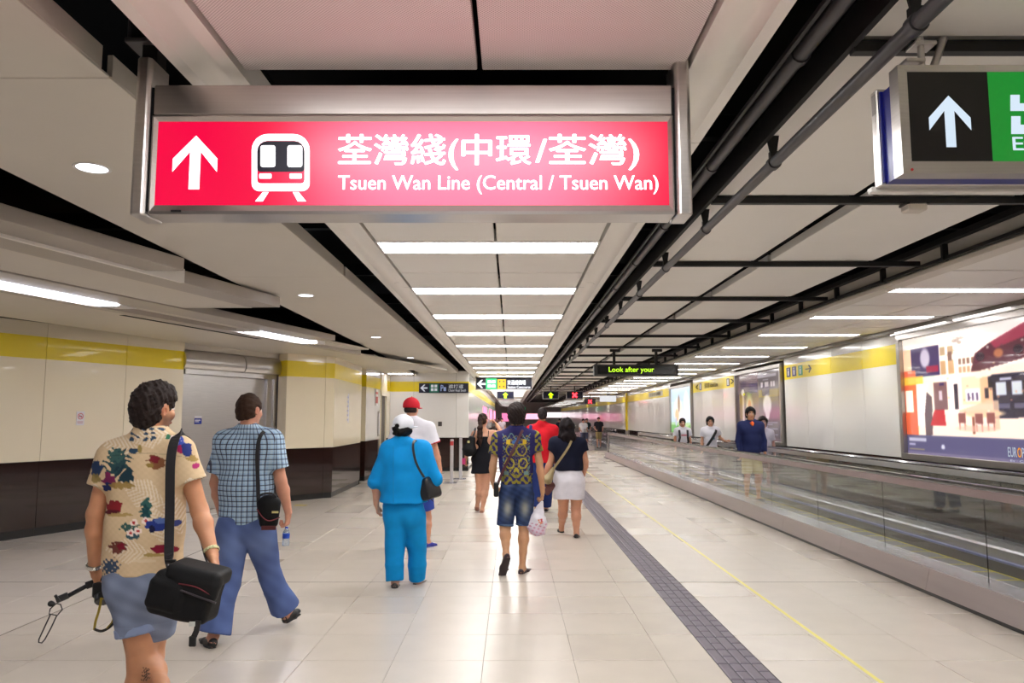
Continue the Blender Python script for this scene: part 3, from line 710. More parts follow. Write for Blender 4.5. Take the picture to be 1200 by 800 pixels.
# lane signals
def signal(x0,x1,y0,y1,Y_,kind,lab):
    a,zt=px(x0,y0,Y_); b,zb=px(x1,y1,Y_)
    t=thing('lane_signal',lab,'signal',((a+b)/2,Y_,zb),'walkway lane signals')
    MB().box(a,b,Y_,Y_+.12,zb,zt).build('case',mat('signal case grey',rgb(150,148,146),.4),t,bevel=.01)
    MB().box(a+.03,b-.03,Y_-.006,Y_,zb+.03,zt-.02).build('screen',mat('signal screen navy',rgb(10,12,38),.2),t)
    cx=(a+b)/2; cz=(zb+zt)/2; r=(zt-zb)*.36
    if kind=='up':
        P=[(0,1),(1,.05),(.45,.05),(.45,-1),(-.45,-1),(-.45,.05),(-1,.05)]
        MB().add([(cx+r*p[0],Y_-.008,cz+r*p[1]) for p in P],[(0,1,2),(0,2,5),(0,5,6),(2,3,4,5)]).build('arrow',emis('signal green yellow',(.5,1,.0),3.),t,smooth='raw')
    else:
        m=emis('signal red',(1,.02,.03),7.); mb=MB()
        for s in (-1,1):
            P=[(-1,-.62*1),(-.62,-1),(1,.62),(.62,1)]
            mb.add([(cx+s*r*p[0],Y_-.008-.001*s,cz+r*p[1]) for p in P],[(0,1,2,3)])
        mb.build('cross',m,t,smooth='raw')
    MB().box(cx-.02,cx+.02,Y_+.04,Y_+.08,zt,2.98).build('hanger',M_bsteel,t)
signal(582,602.5,458.3,467.5,32,'up','lane signal with green arrow under the central bay, left of the others')
signal(636,655,458.3,467.5,32,'up','lane signal with green arrow, middle one left of the red cross')
signal(663.5,683.5,458.3,467.5,32,'x','larger lane signal with a red cross')
signal(684.5,698.5,467,473.6,42,'x','smaller farther lane signal with a red cross, lowest on the right')
t=thing('blank_sign','blank white lightbox hanging far away before the yellow pier','sign',(5,37,2.4))
a,zt=px(703,463.5,37.5); b,zb=px(722,470.5,37.5)
MB().box(a,b,37.5,37.6,zb,zt).build('panel',emis('pale lit panel',(.85,.85,.88),.9),t); MB().box((a+b)/2-.02,(a+b)/2+.02,37.53,37.57,zt,2.92).build('hanger',M_bsteel,t)

# signs on the right wall band
def onright(name,y0,y1,z0,z1,m,parent,off=.004): return MB().box(5.869-off,5.8695,y0,y1,z0,z1).build(name,m,parent)
M_navy=mat('pictogram navy',rgb(38,34,92),.35); M_grnp=mat('pictogram green',rgb(60,150,110),.35)
def wtext(body,y0,y1,z0,z1,m,parent):  # on the right wall, reading toward smaller y
    def R(P): Q=P.copy(); Q[:,1]=-P[:,0]; Q[:,0]=5.857; return Q
    return text('lettering',body,m,parent,(-y1,-y0,z0,z1),0,bold=.02,rot=R)
t=thing('wayfinding_band','pictograms and right arrow printed on the yellow band right of the purple poster','sign',(5.86,15.6,2.5))
for k,(yc,m) in enumerate(((15.92,M_navy),(15.6,M_navy),(15.26,M_grnp))):
    onright('pictogram',yc-.11,yc+.11,2.47,2.67,m,t)
    onright('figure',yc-.03,yc+.03,2.5,2.60,M_housing,t,.007); onright('figure',yc-.02,yc+.02,2.615,2.65,M_housing,t,.007)
onright('arrow_shaft',14.75,15.0,2.565,2.585,M_blk,t)
MB().add([(5.864,14.68,2.575),(5.864,14.80,2.66),(5.864,14.84,2.64),(5.864,14.76,2.575),(5.864,14.84,2.51),(5.864,14.80,2.49)],[(0,1,2,3),(0,3,4,5)]).build('arrow_head',M_blk,t,smooth='raw')
t=thing('wayfinding_band','small lettering and round pictograms on the yellow band between the two posters','sign',(5.86,21,2.5))
for yc in (23.4,20.4): onright('pictogram',yc-.13,yc+.13,2.47,2.68,M_navy,t); onright('figure',yc-.05,yc+.05,2.5,2.65,M_housing,t,.007)
wtext('港島綫 Island Line',21.4,22.9,2.5,2.66,mat('brown print',rgb(120,90,30),.5),t)
wtext('<',23.7,23.95,2.5,2.66,M_blk,t); wtext('>',19.85,20.1,2.5,2.66,M_blk,t)
t=thing('wayfinding_band','grey lettering plate on the far yellow band beyond the bright poster','sign',(5.86,31,2.5)); onright('plate',29.3,32.3,2.48,2.68,mat('plate grey',rgb(190,180,150),.4),t); wtext('沿途車站資料',29.6,32.0,2.52,2.65,mat('plate print',rgb(90,80,70),.5),t)

# ---- posters: painted grids (flat prints behind frames)
def poster(name,label,y0,y1,z0,z1,nx,nz,paint,emit,framem,group=None):
    t=thing(name,label,'poster',(5.85,(y0+y1)/2,z0),group)
    g_=np.zeros((nz,nx,3),np.float32); paint(g_)
    for _ in range(2): g_[1:-1,1:-1]=(g_[1:-1,1:-1]*2+g_[:-2,1:-1]+g_[2:,1:-1]+g_[1:-1,:-2]+g_[1:-1,2:])/6
    ys_=np.linspace(y1,y0,nx); zs=np.linspace(z0,z1,nz)
    YY,ZZ=np.meshgrid(ys_,zs); co=np.stack([np.full_like(YY,5.862-5.85),YY-(y0+y1)/2,ZZ-z0],-1).reshape(-1,3)
    me=bpy.data.meshes.new('poster_sheet'); idx=np.arange(nx*nz).reshape(nz,nx)
    q=np.stack([idx[:-1,:-1],idx[:-1,1:],idx[1:,1:],idx[1:,:-1]],-1).reshape(-1,4)
    me.vertices.add(len(co)); me.vertices.foreach_set('co',co.astype(np.float32).reshape(-1))
    me.loops.add(q.size); me.loops.foreach_set('vertex_index',q.reshape(-1).astype(np.int32)); me.polygons.add(len(q)); me.polygons.foreach_set('loop_start',np.arange(0,q.size,4,dtype=np.int32)); me.update()
    ca_=me.color_attributes.new('print','FLOAT_COLOR','POINT'); 
    lg=g_.reshape(-1,3); lg=np.where(lg<=.04045,lg/12.92,((lg+.055)/1.055)**2.4)
    ca_.data.foreach_set('color',np.concatenate([lg,np.ones((len(lg),1),np.float32)],1).astype(np.float32).reshape(-1))
    me.materials.append(mat('backlit poster print %.2f'%emit,(.5,.5,.5),.12,emit=emit,attr='print',coat=.4)); o=bpy.data.objects.new('poster_sheet',me); COL.objects.link(o); o.parent=t
    f=.09
    for (a,b,c_,d) in ((y0-f,y1+f,z0-f,z0),(y0-f,y1+f,z1,z1+f)): MB().box(5.80,5.90,a,b,c_,d).build('frame_rail',framem,t,bevel=.006)
    for (a,b) in ((y0-f,y0),(y1,y1+f)): MB().box(5.80,5.90,a,b,z0,z1).build('frame_stile',framem,t,bevel=.006)
    return t
def R(g,x0,x1,y0,y1,c,a=1.):      # y measured from the top, 0..1
    nz,nx,_=g.shape; xs=slice(int(x0*nx),max(int(x1*nx),int(x0*nx)+1)); ys=slice(int((1-y1)*nz),max(int((1-y0)*nz),int((1-y1)*nz)+1)); g[ys,xs]=g[ys,xs]*(1-a)+np.array(c)/255.*a
def Pg(g,pts,c,a=1.):
    nz,nx,_=g.shape; X,Y=np.meshgrid((np.arange(nx)+.5)/nx,1-(np.arange(nz)+.5)/nz); ins=np.zeros(X.shape,bool); n=len(pts)
    for i in range(n):
        xa,ya=pts[i]; xb,yb=pts[(i+1)%n]
        if ya==yb: continue
        ins^=((ya>Y)!=(yb>Y))&(X<(xb-xa)*(Y-ya)/(yb-ya)+xa)
    g[ins]=g[ins]*(1-a)+np.array(c)/255.*a
def El(g,cx,cy,rx,ry,c,a=1.,soft=.3):
    nz,nx,_=g.shape; X,Y=np.meshgrid((np.arange(nx)+.5)/nx,1-(np.arange(nz)+.5)/nz)
    d=np.sqrt(((X-cx)/rx)**2+((Y-cy)/ry)**2); w=np.clip((1-d)/soft,0,1)[...,None]*a; g[:]=g*(1-w)+np.array(c)/255.*w
def paint_shop(g0):
    nz0=g0.shape[0]; b0=int(.165*nz0); n1=int(round((nz0-b0)/.885)); g=np.zeros((n1,g0.shape[1],3),np.float32)
    shop_scene(g)
    g0[b0:]=g[n1-(nz0-b0):]; lo=g[:n1-(nz0-b0)]; idx=(np.arange(b0)*len(lo)/b0).astype(int); g0[:b0]=lo[idx]
def shop_scene(g):
    # picture of a bright two storey interior; the visible part of the sheet is its left 3/5
    g[:]=np.array((240,226,214))/255.
    Pg(g,[(0,0),(1,0),(1,.30),(.42,.36),(.2,.25),(0,.16)],(246,238,228)); Pg(g,[(.3,0),(1,0),(1,.12),(.5,.2)],(236,230,226))
    R(g,0,.07,.1,.95,(246,206,170)); R(g,.045,.185,.10,.36,(66,50,92)); El(g,.115,.2,.028,.1,(196,186,206)); R(g,.12,.18,.27,.33,(150,40,70))
    R(g,0,.065,.30,.90,(222,96,60)); R(g,.005,.045,.48,.68,(250,240,225)); R(g,.0,.10,.355,.43,(250,196,60),.9); R(g,.065,.13,.42,.80,(236,232,228)); R(g,.10,.16,.36,.42,(205,225,205),.8)
    Pg(g,[(.115,.5),(.14,.55),(.135,.88),(.1,.9),(.1,.7)],(92,70,78)); Pg(g,[(.15,.66),(.195,.66),(.2,.80),(.125,.80)],(186,30,44)); R(g,.15,.215,.42,.66,(120,84,88)); R(g,.175,.19,.5,.58,(210,190,200)); R(g,.18,.2,.43,.455,(70,50,90))
    for i in range(2):
        R(g,.19+.035*i,.215+.035*i,.12,.2,(178,150,120)); R(g,.19+.035*i,.215+.035*i,.24,.36,(190,150,110))
    R(g,.225,.245,.17,.25,(120,90,80))
    for i in range(4): R(g,.27+.018*i,.283+.018*i,.24,.29,(130,96,80)); R(g,.27+.018*i,.283+.018*i,.31,.36,(190,150,120))
    for i in range(7): El(g,.255+.012*(i%4),.05+.02*(i//2),.012,.02,(150,130,120),.8)
    R(g,.235,.265,.42,.7,(250,240,236)); R(g,.245,.262,.45,.66,(60,48,60)); R(g,.28,.37,.4,.62,(244,210,178)); R(g,.295,.35,.5,.6,(236,236,236)); 
    for i in range(3): R(g,.30+.018*i,.309+.018*i,.53,.59,(110,90,120))
    R(g,.355,.40,.37,.62,(228,180,140)); R(g,.37,.385,.5,.58,(60,50,60)); R(g,.385,.40,.38,.5,(40,36,50))
    Pg(g,[(.34,.22),(.40,.15),(.55,.02),(1,-.3),(1,.28),(.52,.30),(.36,.36),(.32,.36)],(88,44,56)); Pg(g,[(.40,.15),(.55,.02),(.9,-.2),(.9,-.05),(.55,.13),(.42,.2)],(150,52,76)); Pg(g,[(.33,.38),(.55,.31),(1,.28),(1,.36),(.55,.38),(.34,.42)],(240,220,206))
    for i in range(8): El(g,.36+.07*i,.25-.01*i,.02,.04,(190,120,80) if i%2 else (50,40,50),.8)
    R(g,.40,1,.40,.74,(46,40,58)); 
    for i in range(9): R(g,.415+.055*i,.45+.055*i,.46,.56,(200,206,216)); R(g,.42+.055*i,.46+.055*i,.62,.66,(90,86,110))
    R(g,.43,.47,.43,.45,(190,190,210))
    Pg(g,[(.40,.74),(1,.70),(1,.88),(.2,.88),(.25,.72)],(244,226,212)); El(g,.36,.70,.09,.035,(226,196,160)); Pg(g,[(.25,.68),(.38,.6),(.42,.6),(.42,.82),(.40,.82),(.39,.7),(.3,.7)],(226,190,160),.8)
    for (x,y) in ((.27,.74),(.34,.75),(.385,.74)): R(g,x-.013,x+.018,y-.05,y+.03,(136,78,74)); R(g,x-.01,x-.006,y+.03,y+.09,(150,90,80)); R(g,x+.012,x+.016,y+.03,y+.09,(150,90,80))
    R(g,.315,.325,.72,.86,(150,90,70)); El(g,.33,.82,.1,.03,(226,180,160),.6)
    rn=random.Random(3)
    for i in range(60):
        x=rn.uniform(.2,1);y=rn.uniform(.15,.8); R(g,x,x+.008,y,y+.015,(rn.choice([(250,245,235),(90,60,70),(200,150,110)])),.6)
    R(g,0,1,.885,1,(92,88,122)); R(g,.012,.1,.905,.92,(210,208,226),.8); R(g,.012,.045,.935,.945,(190,188,216),.8); R(g,.012,.09,.965,.972,(190,170,90),.8); El(g,.18,.95,.01,.015,(210,210,230))
    R(g,0,1,.985,1,(120,112,140))
M_pf=mat('poster frame steel',(.4,.37,.35),.28,.9,bump=.03,bscale=30,stretch=(1,1,.1))
pt=poster('advert_poster','big backlit advertisement of a bright restaurant interior on the right wall','advertisement',6.1,11.2,1.09,2.74,300,110,paint_shop,.75,M_pf) if False else poster('advert_poster','big backlit advertisement showing a bright restaurant interior, on the right wall',6.1,11.22,1.09,2.76,460,170,paint_shop,.72,M_pf)
wtext('EUR',8.80,8.955,1.15,1.262,M_sw,pt); wtext('O',8.72,8.785,1.15,1.262,mat('yellow ink',rgb(235,190,40),.4,emit=.3),pt); wtext('PA',8.60,8.71,1.15,1.262,M_sw,pt); wtext('Ev · Cs',8.66,8.92,1.095,1.12,M_sw,pt)
def paint_purple(g):
    g[:]=np.array((104,92,104))/255.; R(g,0,1,0,.28,(92,80,104)); R(g,.0,.52,.0,1,(118,92,88),.6); R(g,.3,.5,.15,.3,(70,56,90)); El(g,.16,.16,.08,.07,(64,44,78)); R(g,.05,.15,.3,.7,(150,120,60),.6)
    R(g,.12,.17,.25,.9,(222,200,190),.6); El(g,.14,.28,.05,.06,(232,222,220)); El(g,.30,.62,.12,.33,(240,228,190),.9,.5); El(g,.30,.5,.05,.12,(196,140,110)); El(g,.17,.31,.03,.02,(220,210,30))
    El(g,.36,.66,.05,.2,(160,110,90),.7); R(g,.52,1,0,1,(100,92,98)); R(g,.52,1,.27,.38,(146,124,60),.7); R(g,.6,.75,.2,.36,(52,36,74)); El(g,.70,.49,.10,.17,(222,220,222)); El(g,.70,.62,.05,.1,(214,214,214))
    for i,x in enumerate((.58,.66,.70,.78,.83)): R(g,x,x+.04,.165,.235,(214,206,214),.9)
    R(g,.5,.9,.055,.10,(196,188,206),.7); R(g,.62,.74,.125,.135,(180,176,196),.7)
    for i in range(7): R(g,.52,.9-.1*(i%3),.73+.028*i,.745+.028*i,(170,166,196),.75)
    R(g,0,1,.96,1,(120,104,112))
poster('advert_poster','purple grey poster with pale dancers behind the man in navy jumper',16.35,19.55,1.09,2.70,200,150,paint_purple,.3,M_pf)
def paint_pale(g):
    g[:]=np.array((206,226,236))/255.; R(g,0,1,0,.3,(196,218,236)); El(g,.35,.5,.25,.3,(240,236,224)); El(g,.4,.35,.06,.22,(140,110,90),.8); El(g,.3,.6,.1,.15,(216,170,110),.7); El(g,.75,.4,.15,.35,(236,244,246)); R(g,0,1,.80,1,(126,190,110)); R(g,0,1,.76,.82,(170,210,150),.7)
    El(g,.6,.82,.3,.06,(190,214,160)); R(g,.1,.6,.92,.94,(236,240,236)); El(g,.25,.75,.05,.12,(196,206,226))
poster('advert_poster','pale blue and green bright poster behind the two men in white tee shirts',24.55,27.75,1.09,2.66,160,100,paint_pale,.75,M_pf)
# steel coves above the posters
for (a,b) in ((6.0,11.41),(16.18,19.74),(24.38,27.92)): MB().box(5.78,5.87,a,b,2.84,2.90).build('poster_light_cove',M_steel,wr,bevel=.006)
for (a,b) in ((8.6,9.7),(9.9,11.2)):
    t=thing('cove_light','white cove light strip above the restaurant advertisement, %s part'%('nearer' if a<9 else 'farther'),'light',(5.75,a,2.88),'cove lights above the restaurant advertisement')
    MB().box(5.735,5.775,a,b,2.855,2.895).build('diffuser',emis('cove diffuser',(1,.95,.92),1.5),t,bevel=.006)

# ================================================================= MOVING WALKWAY
WE=31.5
mw=thing('moving_walkway','long moving walkway with glass balustrades and steel skirts along the right wall','moving walkway',(4.6,0,0))
j=[-4+1.85*k for k in range(20)]
for a,b in zip(j[:-1],j[1:]):
    b=min(b,WE)
    MB().prism([(3.80,.03),(3.85,.222),(3.87,.222),(3.87,.03)],a+.002,b-.002).build('skirt_panel',M_steeld,mw)
    MB().prism([(3.871,.220),(3.871,.2235),(4.13,.2235),(4.15,.225),(4.15,.0),(4.14,.0),(4.14,.222)],a+.001,b-.001).build('deck_panel',M_deck,mw)
    MB().prism([(5.06,.0),(5.06,.245),(5.10,.262),(5.46,.262),(5.46,.25),(5.09,.25),(5.075,.0)],a+.001,b-.001).build('deck_panel',M_deck,mw)
def glassm():
    m=mat('balustrade glass',(.93,.97,.95),.02,0,trans=1.); m.node_tree.nodes['Principled BSDF'].inputs['IOR'].default_value=1.33; return m
M_glass=glassm()
jg=[10.0-1.76*k for k in range(9)][::-1]+[10.0+1.76*k for k in range(1,13)]
for a,b in zip(jg[:-1],jg[1:]):
    MB().box(4.004,4.012,a+.004,b-.004,.2,.96).build('glass_panel',M_glass,mw)
    MB().box(5.286,5.294,a+.004,b-.004,.25,.96).build('glass_panel',M_glass,mw)
M_rub=mat('black handrail rubber',(.02,.018,.02),.18,spec=.7,coat=.5); M_rdk=mat('mauve grey rail cover',rgb(150,132,134),.35,.5,var=.05,vscale=2)
for x in (4.008,5.29):
    s_=-1 if x<4.5 else 1
    MB().prism([(x-.04,1.0),(x-.045,1.015),(x-.03,1.034),(x+.03,1.034),(x+.045,1.015),(x+.04,1.0)],-4,WE).build('handrail',M_rub,mw,smooth=True)
    MB().prism([(x-.035,.985),(x-.035,1.0),(x+.035,1.0),(x+.035,.985),(x+.018,.92),(x-.018,.92)],-4,WE).build('rail_cover',M_rdk if x<4.5 else M_steel,mw,bevel=.002)
    MB().box(x-.039,x+.039,-4,WE,.996,1.003).build('rail_trim',M_deck,mw)
    # rounded newel end
    pts=[(x,WE+.28*math.sin(math.radians(t)),.60+.42*math.cos(math.radians(t))) for t in range(0,181,15)]
    MB().tube(pts,.035,10).build('handrail_end',M_rub,mw,smooth=True)
    MB().box(x-.012,x+.012,WE,WE+.2,.25,.96).build('newel_plate',M_steeld,mw,bevel=.01)
MB().box(3.80,3.87,-4,WE,0,.03).build('base_shadow_gap',M_kick,mw)
MB().box(4.15,5.06,-4,WE,-.003,.004).build('pallet_bed',mat('pallet dark',(.08,.08,.085),.4,.5),mw)
M_pal=mat('ribbed pallet aluminium',rgb(128,128,132),.4,.6,bump=.4,bscale=30,stretch=(12,.1,1)); M_pyl=mat('pallet yellow edge',rgb(206,190,40),.5)
pal=None
for k in range(70):
    y=4.+.4*k
    if y>WE-.4: break
    if pal is None:
        mb=MB().box(4.17,5.04,4.004,4.396,.004,.012,0).box(4.17,5.04,4.004,4.03,.012,.0135,1).box(5.015,5.04,4.03,4.396,.012,.0135,1)
        pal=mb.build('pallet',[M_pal,M_pyl],mw); o=pal
    else: o=pal.copy(); COL.objects.link(o); o.parent=mw
    o.location=(0,y-4.,0)
MB().box(5.035,5.06,-4,WE,.12,.15).build('skirt_trim',mat('blue grey skirt brush',rgb(86,96,150),.3,.3),mw,bevel=.006); MB().box(5.045,5.06,-4,WE,.004,.12).build('inner_skirt',M_kick,mw)
MB().box(4.15,4.17,-4,WE,.004,.13).build('inner_skirt',M_kick,mw)
MB().box(5.46,5.87,-4,WE,.0,.2).build('rear_cover',M_kick,mw)
# second walkway farther on
m2=thing('moving_walkway','farther moving walkway continuing in the distance beyond the first','moving walkway',(4.6,36,0))
for x in (4.008,5.29):
    MB().box(x-.004,x+.004,38,70,.2,.96).build('glass_panel',M_glass,m2); MB().box(x-.04,x+.04,38,70,.96,1.03).build('handrail',M_rub,m2,bevel=.01)
MB().box(3.8,4.15,38,70,0,.23).build('skirt_panel',M_steeld,m2,bevel=.01); MB().box(5.06,5.6,38,70,0,.25).build('skirt_panel',M_deck,m2,bevel=.01); MB().box(4.15,5.06,38,70,0,.01).build('pallet_bed',M_pal,m2)
# far shop fronts and glowing signs at the end
for i,(x0,x1,z0,z1,c,s_,lab) in enumerate(((-1.2,.9,1.25,2.2,(1,.22,.45),1.3,'pink lit advert panel at the far left end of the passage'),(1.4,3.2,1.5,2.15,(1,.45,.6),1.6,'pink and white lit shop sign at the far end of the passage'),(3.5,6.8,1.7,2.3,(1,.85,.9),1.6,'white lit shop sign at the far right end of the passage'),(1.0,1.28,1.3,1.9,(1,.05,.1),2.,'small red lit sign at the far end between the two pink signs'),(.9,1.6,2.5,2.9,(.05,.7,.3),.8,'small green lit exit sign at the far end of the passage'))):
    t=thing('shop_sign',lab,'sign',((x0+x1)/2,90,z0))
    MB().box(x0,x1,90.,90.2,z0,z1).build('lit_panel',emis('far sign glow %d'%i,c,s_),t); MB().box(x0-.05,x1+.05,90.2,90.3,z0-.05,z1+.05).build('case',M_steeld,t)
# pink advert strips reflected along the far left wall
for i,y in enumerate((34.,44.,54.)):
    t=thing('wall_advert','pink backlit advert on the far left passage wall, %s of three'%(['nearest','middle','farthest'][i]),'advertisement',(-1.3,y,1.5),'pink adverts on the far left wall')
    MB().box(-1.32,-1.29,y,y+5,1.55,2.15).build('lit_panel',emis('pink advert light',(1,.28,.5),1.5),t); MB().box(-1.325,-1.315,y-.05,y+5.05,1.5,2.2).build('frame',M_steel,t)
# ================================================================= SOLID MODELLER (smooth-blended bodies and cloth, meshed by surface nets)
V3=lambda a: np.asarray(a,np.float32)
class Solid:
    def __init__(s,h=.008): s.h=h; s.ops=[]; s.lo=np.full(3,1e9); s.hi=np.full(3,-1e9)
    def _bb(s,lo,hi,add):
        if add: s.lo=np.minimum(s.lo,lo); s.hi=np.maximum(s.hi,hi)
    def cap(s,p0,p1,a0,a1=None,b0=None,b1=None,u=None,k=.015,flat=False,sub=False):
        p0=V3(p0);p1=V3(p1);a1=a0 if a1 is None else a1; b0=a0 if b0 is None else b0; b1=(a1 if b0 is a0 else b0) if b1 is None else b1
        r=max(a0,a1,b0,b1); s._bb(np.minimum(p0,p1)-r,np.maximum(p0,p1)+r,not sub); s.ops.append(('cap',p0,p1,a0,a1,b0,b1,u,k,flat,sub)); return s
    def ell(s,c,r,k=.015,M=None,sub=False):
        c=V3(c); r=V3(r) if hasattr(r,'__len__') else V3((r,r,r)); R=float(r.max()); s._bb(c-R,c+R,not sub); s.ops.append(('ell',c,r,M,k,sub)); return s
    def box(s,c,hf,r=.01,M=None,k=.005,sub=False):
        c=V3(c); hf=V3(hf); R=float(np.linalg.norm(hf)); s._bb(c-R,c+R,not sub); s.ops.append(('box',c,hf,r,M,k,sub)); return s
    def cut(s,p,n): s.ops.append(('cut',V3(p),V3(n)/np.linalg.norm(n))); return s
    def noise(s,amp,freq,seed=0,aniso=(1,1,1)): s.ops.append(('noise',amp,freq,seed,aniso)); return s
    def field(s):
        h=s.h; pad=h*3+.01; lo=s.lo-pad; hi=s.hi+pad; n=np.ceil((hi-lo)/h).astype(int)+1
        ax=[(lo[i]+h*np.arange(n[i])).astype(np.float32) for i in range(3)]
        F=np.full(n,.2,np.float32)
        def sub_(lo_,hi_):
            sl=[];g=[]
            for i in range(3):
                a=max(0,int((lo_[i]-lo[i])/h)-1); b=min(n[i],int((hi_[i]-lo[i])/h)+2); sl.append(slice(a,b)); g.append(ax[i][a:b])
            return tuple(sl),(g[0][:,None,None],g[1][None,:,None],g[2][None,None,:])
        def comb(sl,d,k,sub):
            A=F[sl]
            if sub: F[sl]=np.maximum(A,-d); return
            k=max(k,1e-4); hh=np.maximum(k-np.abs(A-d),0)/k; F[sl]=np.minimum(A,d)-hh*hh*k*.25
        for op in s.ops:
            if op[0]=='cap':
                _,p0,p1,a0,a1,b0,b1,u,k,flat,sub=op; R=max(a0,a1,b0,b1)+k+.012
                sl,(X,Y,Z)=sub_(np.minimum(p0,p1)-R,np.maximum(p0,p1)+R)
                w=p1-p0; L=float(np.linalg.norm(w)); w=w/max(L,1e-6)
                if u is None: u=V3((1,0,0)) if abs(w[0])<.8 else V3((0,1,0))
                u=V3(u); u=u-w*float(u@w); u=u/np.linalg.norm(u); v=np.cross(w,u)
                dx,dy,dz=X-p0[0],Y-p0[1],Z-p0[2]
                t=dx*w[0]+dy*w[1]+dz*w[2]; tc=np.clip(t,0,L); f=tc/max(L,1e-6); 
                cu=dx*u[0]+dy*u[1]+dz*u[2]; cv=dx*v[0]+dy*v[1]+dz*v[2]; a=a0+(a1-a0)*f; b=b0+(b1-b0)*f
                over=t-tc
                if flat:
                    m=np.minimum(a,b); d=(np.sqrt((cu/a)**2+(cv/b)**2)-1)*m
                    d=np.where(np.abs(over)>0,np.maximum(d,np.abs(over)),np.maximum(d,np.maximum(-t,t-L)))
                else:
                    m=np.minimum(a,b); d=(np.sqrt((cu/a)**2+(cv/b)**2+(over/m)**2)-1)*m
                comb(sl,d,k,sub)
            elif op[0]=='ell':
                _,c,r,M,k,sub=op; R=float(r.max())+k+.012; sl,(X,Y,Z)=sub_(c-R,c+R); dx,dy,dz=X-c[0],Y-c[1],Z-c[2]
                if M is not None: dx,dy,dz=[dx*M[0][i]+dy*M[1][i]+dz*M[2][i] for i in range(3)]
                d=(np.sqrt((dx/r[0])**2+(dy/r[1])**2+(dz/r[2])**2)-1)*float(r.min()); comb(sl,d,k,sub)
            elif op[0]=='box':
                _,c,hf,r,M,k,sub=op; R=float(np.linalg.norm(hf))+k+.012; sl,(X,Y,Z)=sub_(c-R,c+R); D=[X-c[0],Y-c[1],Z-c[2]]
                if M is not None: D=[D[0]*M[0][i]+D[1]*M[1][i]+D[2]*M[2][i] for i in range(3)]
                q=[np.abs(D[i])-(hf[i]-r) for i in range(3)]
                d=np.sqrt(sum(np.maximum(x,0)**2 for x in q))+np.minimum(np.maximum(np.maximum(q[0],q[1]),q[2]),0)-r; comb(sl,d,k,sub)
            elif op[0]=='cut':
                _,p,nn=op; d=(ax[0][:,None,None]-p[0])*nn[0]+(ax[1][None,:,None]-p[1])*nn[1]+(ax[2][None,None,:]-p[2])*nn[2]; F=np.maximum(F,d.astype(np.float32))
            elif op[0]=='noise':
                _,amp,fr,seed,an=op; r_=np.random.RandomState(seed); X,Y,Z=ax[0][:,None,None]*an[0],ax[1][None,:,None]*an[1],ax[2][None,None,:]*an[2]; N=0
                for i in range(5):
                    k_=r_.randn(3); k_=k_/np.linalg.norm(k_)*fr*(.7+.25*i); q_=r_.randn(3)*fr*.25; ph=r_.rand()*6
                    W1=np.sin(X*q_[0]+Y*q_[1]+Z*q_[2]+ph)*1.6
                    N=N+np.sin(X*k_[0]+Y*k_[1]+Z*k_[2]+W1+ph*2)/(1+.35*i)
                F=F+(amp*.5)*N.astype(np.float32)
        return F,lo,h
    def mesh(s,name,mats,parent,color=None,smooth=2):
        F,lo,h=s.field(); I=F<0; nx,ny,nz=F.shape
        cnt=np.zeros((nx-1,ny-1,nz-1),np.int8)
        for a in (0,1):
            for b in (0,1):
                for c in (0,1): cnt+=I[a:nx-1+a,b:ny-1+b,c:nz-1+c]
        act=(cnt>0)&(cnt<8); ci=np.argwhere(act)
        if len(ci)==0: raise RuntimeError('empty solid '+name)
        idx=np.full(act.shape,-1,np.int32); idx[act]=np.arange(len(ci))
        P=np.zeros((len(ci),3),np.float32); C=np.zeros(len(ci),np.float32)
        cor=[(a,b,c) for a in (0,1) for b in (0,1) for c in (0,1)]
        fv=[F[ci[:,0]+a,ci[:,1]+b,ci[:,2]+c] for a,b,c in cor]
        for i in range(8):
            for j_ in range(i+1,8):
                A=np.array(cor[i]);B=np.array(cor[j_])
                if np.abs(A-B).sum()!=1: continue
                m=(fv[i]<0)!=(fv[j_]<0); t=np.where(m,fv[i]/np.where(m,fv[i]-fv[j_],1),0)
                P+=np.where(m[:,None],A+(B-A)*t[:,None],0); C+=m
        P=(P/C[:,None]+ci)*h+lo
        Q=[]
        for ax_ in range(3):
            e=[0,0,0];e[ax_]=1
            A=I[:nx-e[0],:ny-e[1],:nz-e[2]]; B=I[e[0]:,e[1]:,e[2]:]; m=A!=B
            o1,o2=[(1,2),(2,0),(0,1)][ax_]
            m[tuple(slice(0,1) if d==o1 else slice(None) for d in range(3))]=False; m[tuple(slice(0,1) if d==o2 else slice(None) for d in range(3))]=False
            g=np.argwhere(m); g=g[(g[:,0]<nx-1)&(g[:,1]<ny-1)&(g[:,2]<nz-1)]
            if len(g)==0: continue
            u=np.zeros(3,int);u[o1]=1;v=np.zeros(3,int);v[o2]=1
            G=lambda x: idx[x[:,0],x[:,1],x[:,2]]
            q=np.stack([G(g-u-v),G(g-v),G(g),G(g-u)],1); flip=~I[g[:,0],g[:,1],g[:,2]]
            q[flip]=q[flip][:,::-1]; Q.append(q)
        Q=np.concatenate(Q); Q=Q[(Q>=0).all(1)]
        # light laplacian smoothing
        for _ in range(smooth):
            S=np.zeros_like(P);N_=np.zeros(len(P),np.float32)
            for a,b in ((0,1),(1,2),(2,3),(3,0)):
                for x,y in ((a,b),(b,a)):
                    S+=np.stack([np.bincount(Q[:,x],P[Q[:,y],d],len(P)) for d in range(3)],1); N_+=np.bincount(Q[:,x],minlength=len(P))
            P=P*.5+.5*S/np.maximum(N_,1)[:,None]
        P=P.astype(np.float32)
        me=bpy.data.meshes.new(name); off=np.array(wloc(parent)) if parent else np.zeros(3)
        me.vertices.add(len(P)); me.vertices.foreach_set('co',(P-off).astype(np.float32).reshape(-1))
        me.loops.add(Q.size); me.loops.foreach_set('vertex_index',Q.reshape(-1).astype(np.int32))
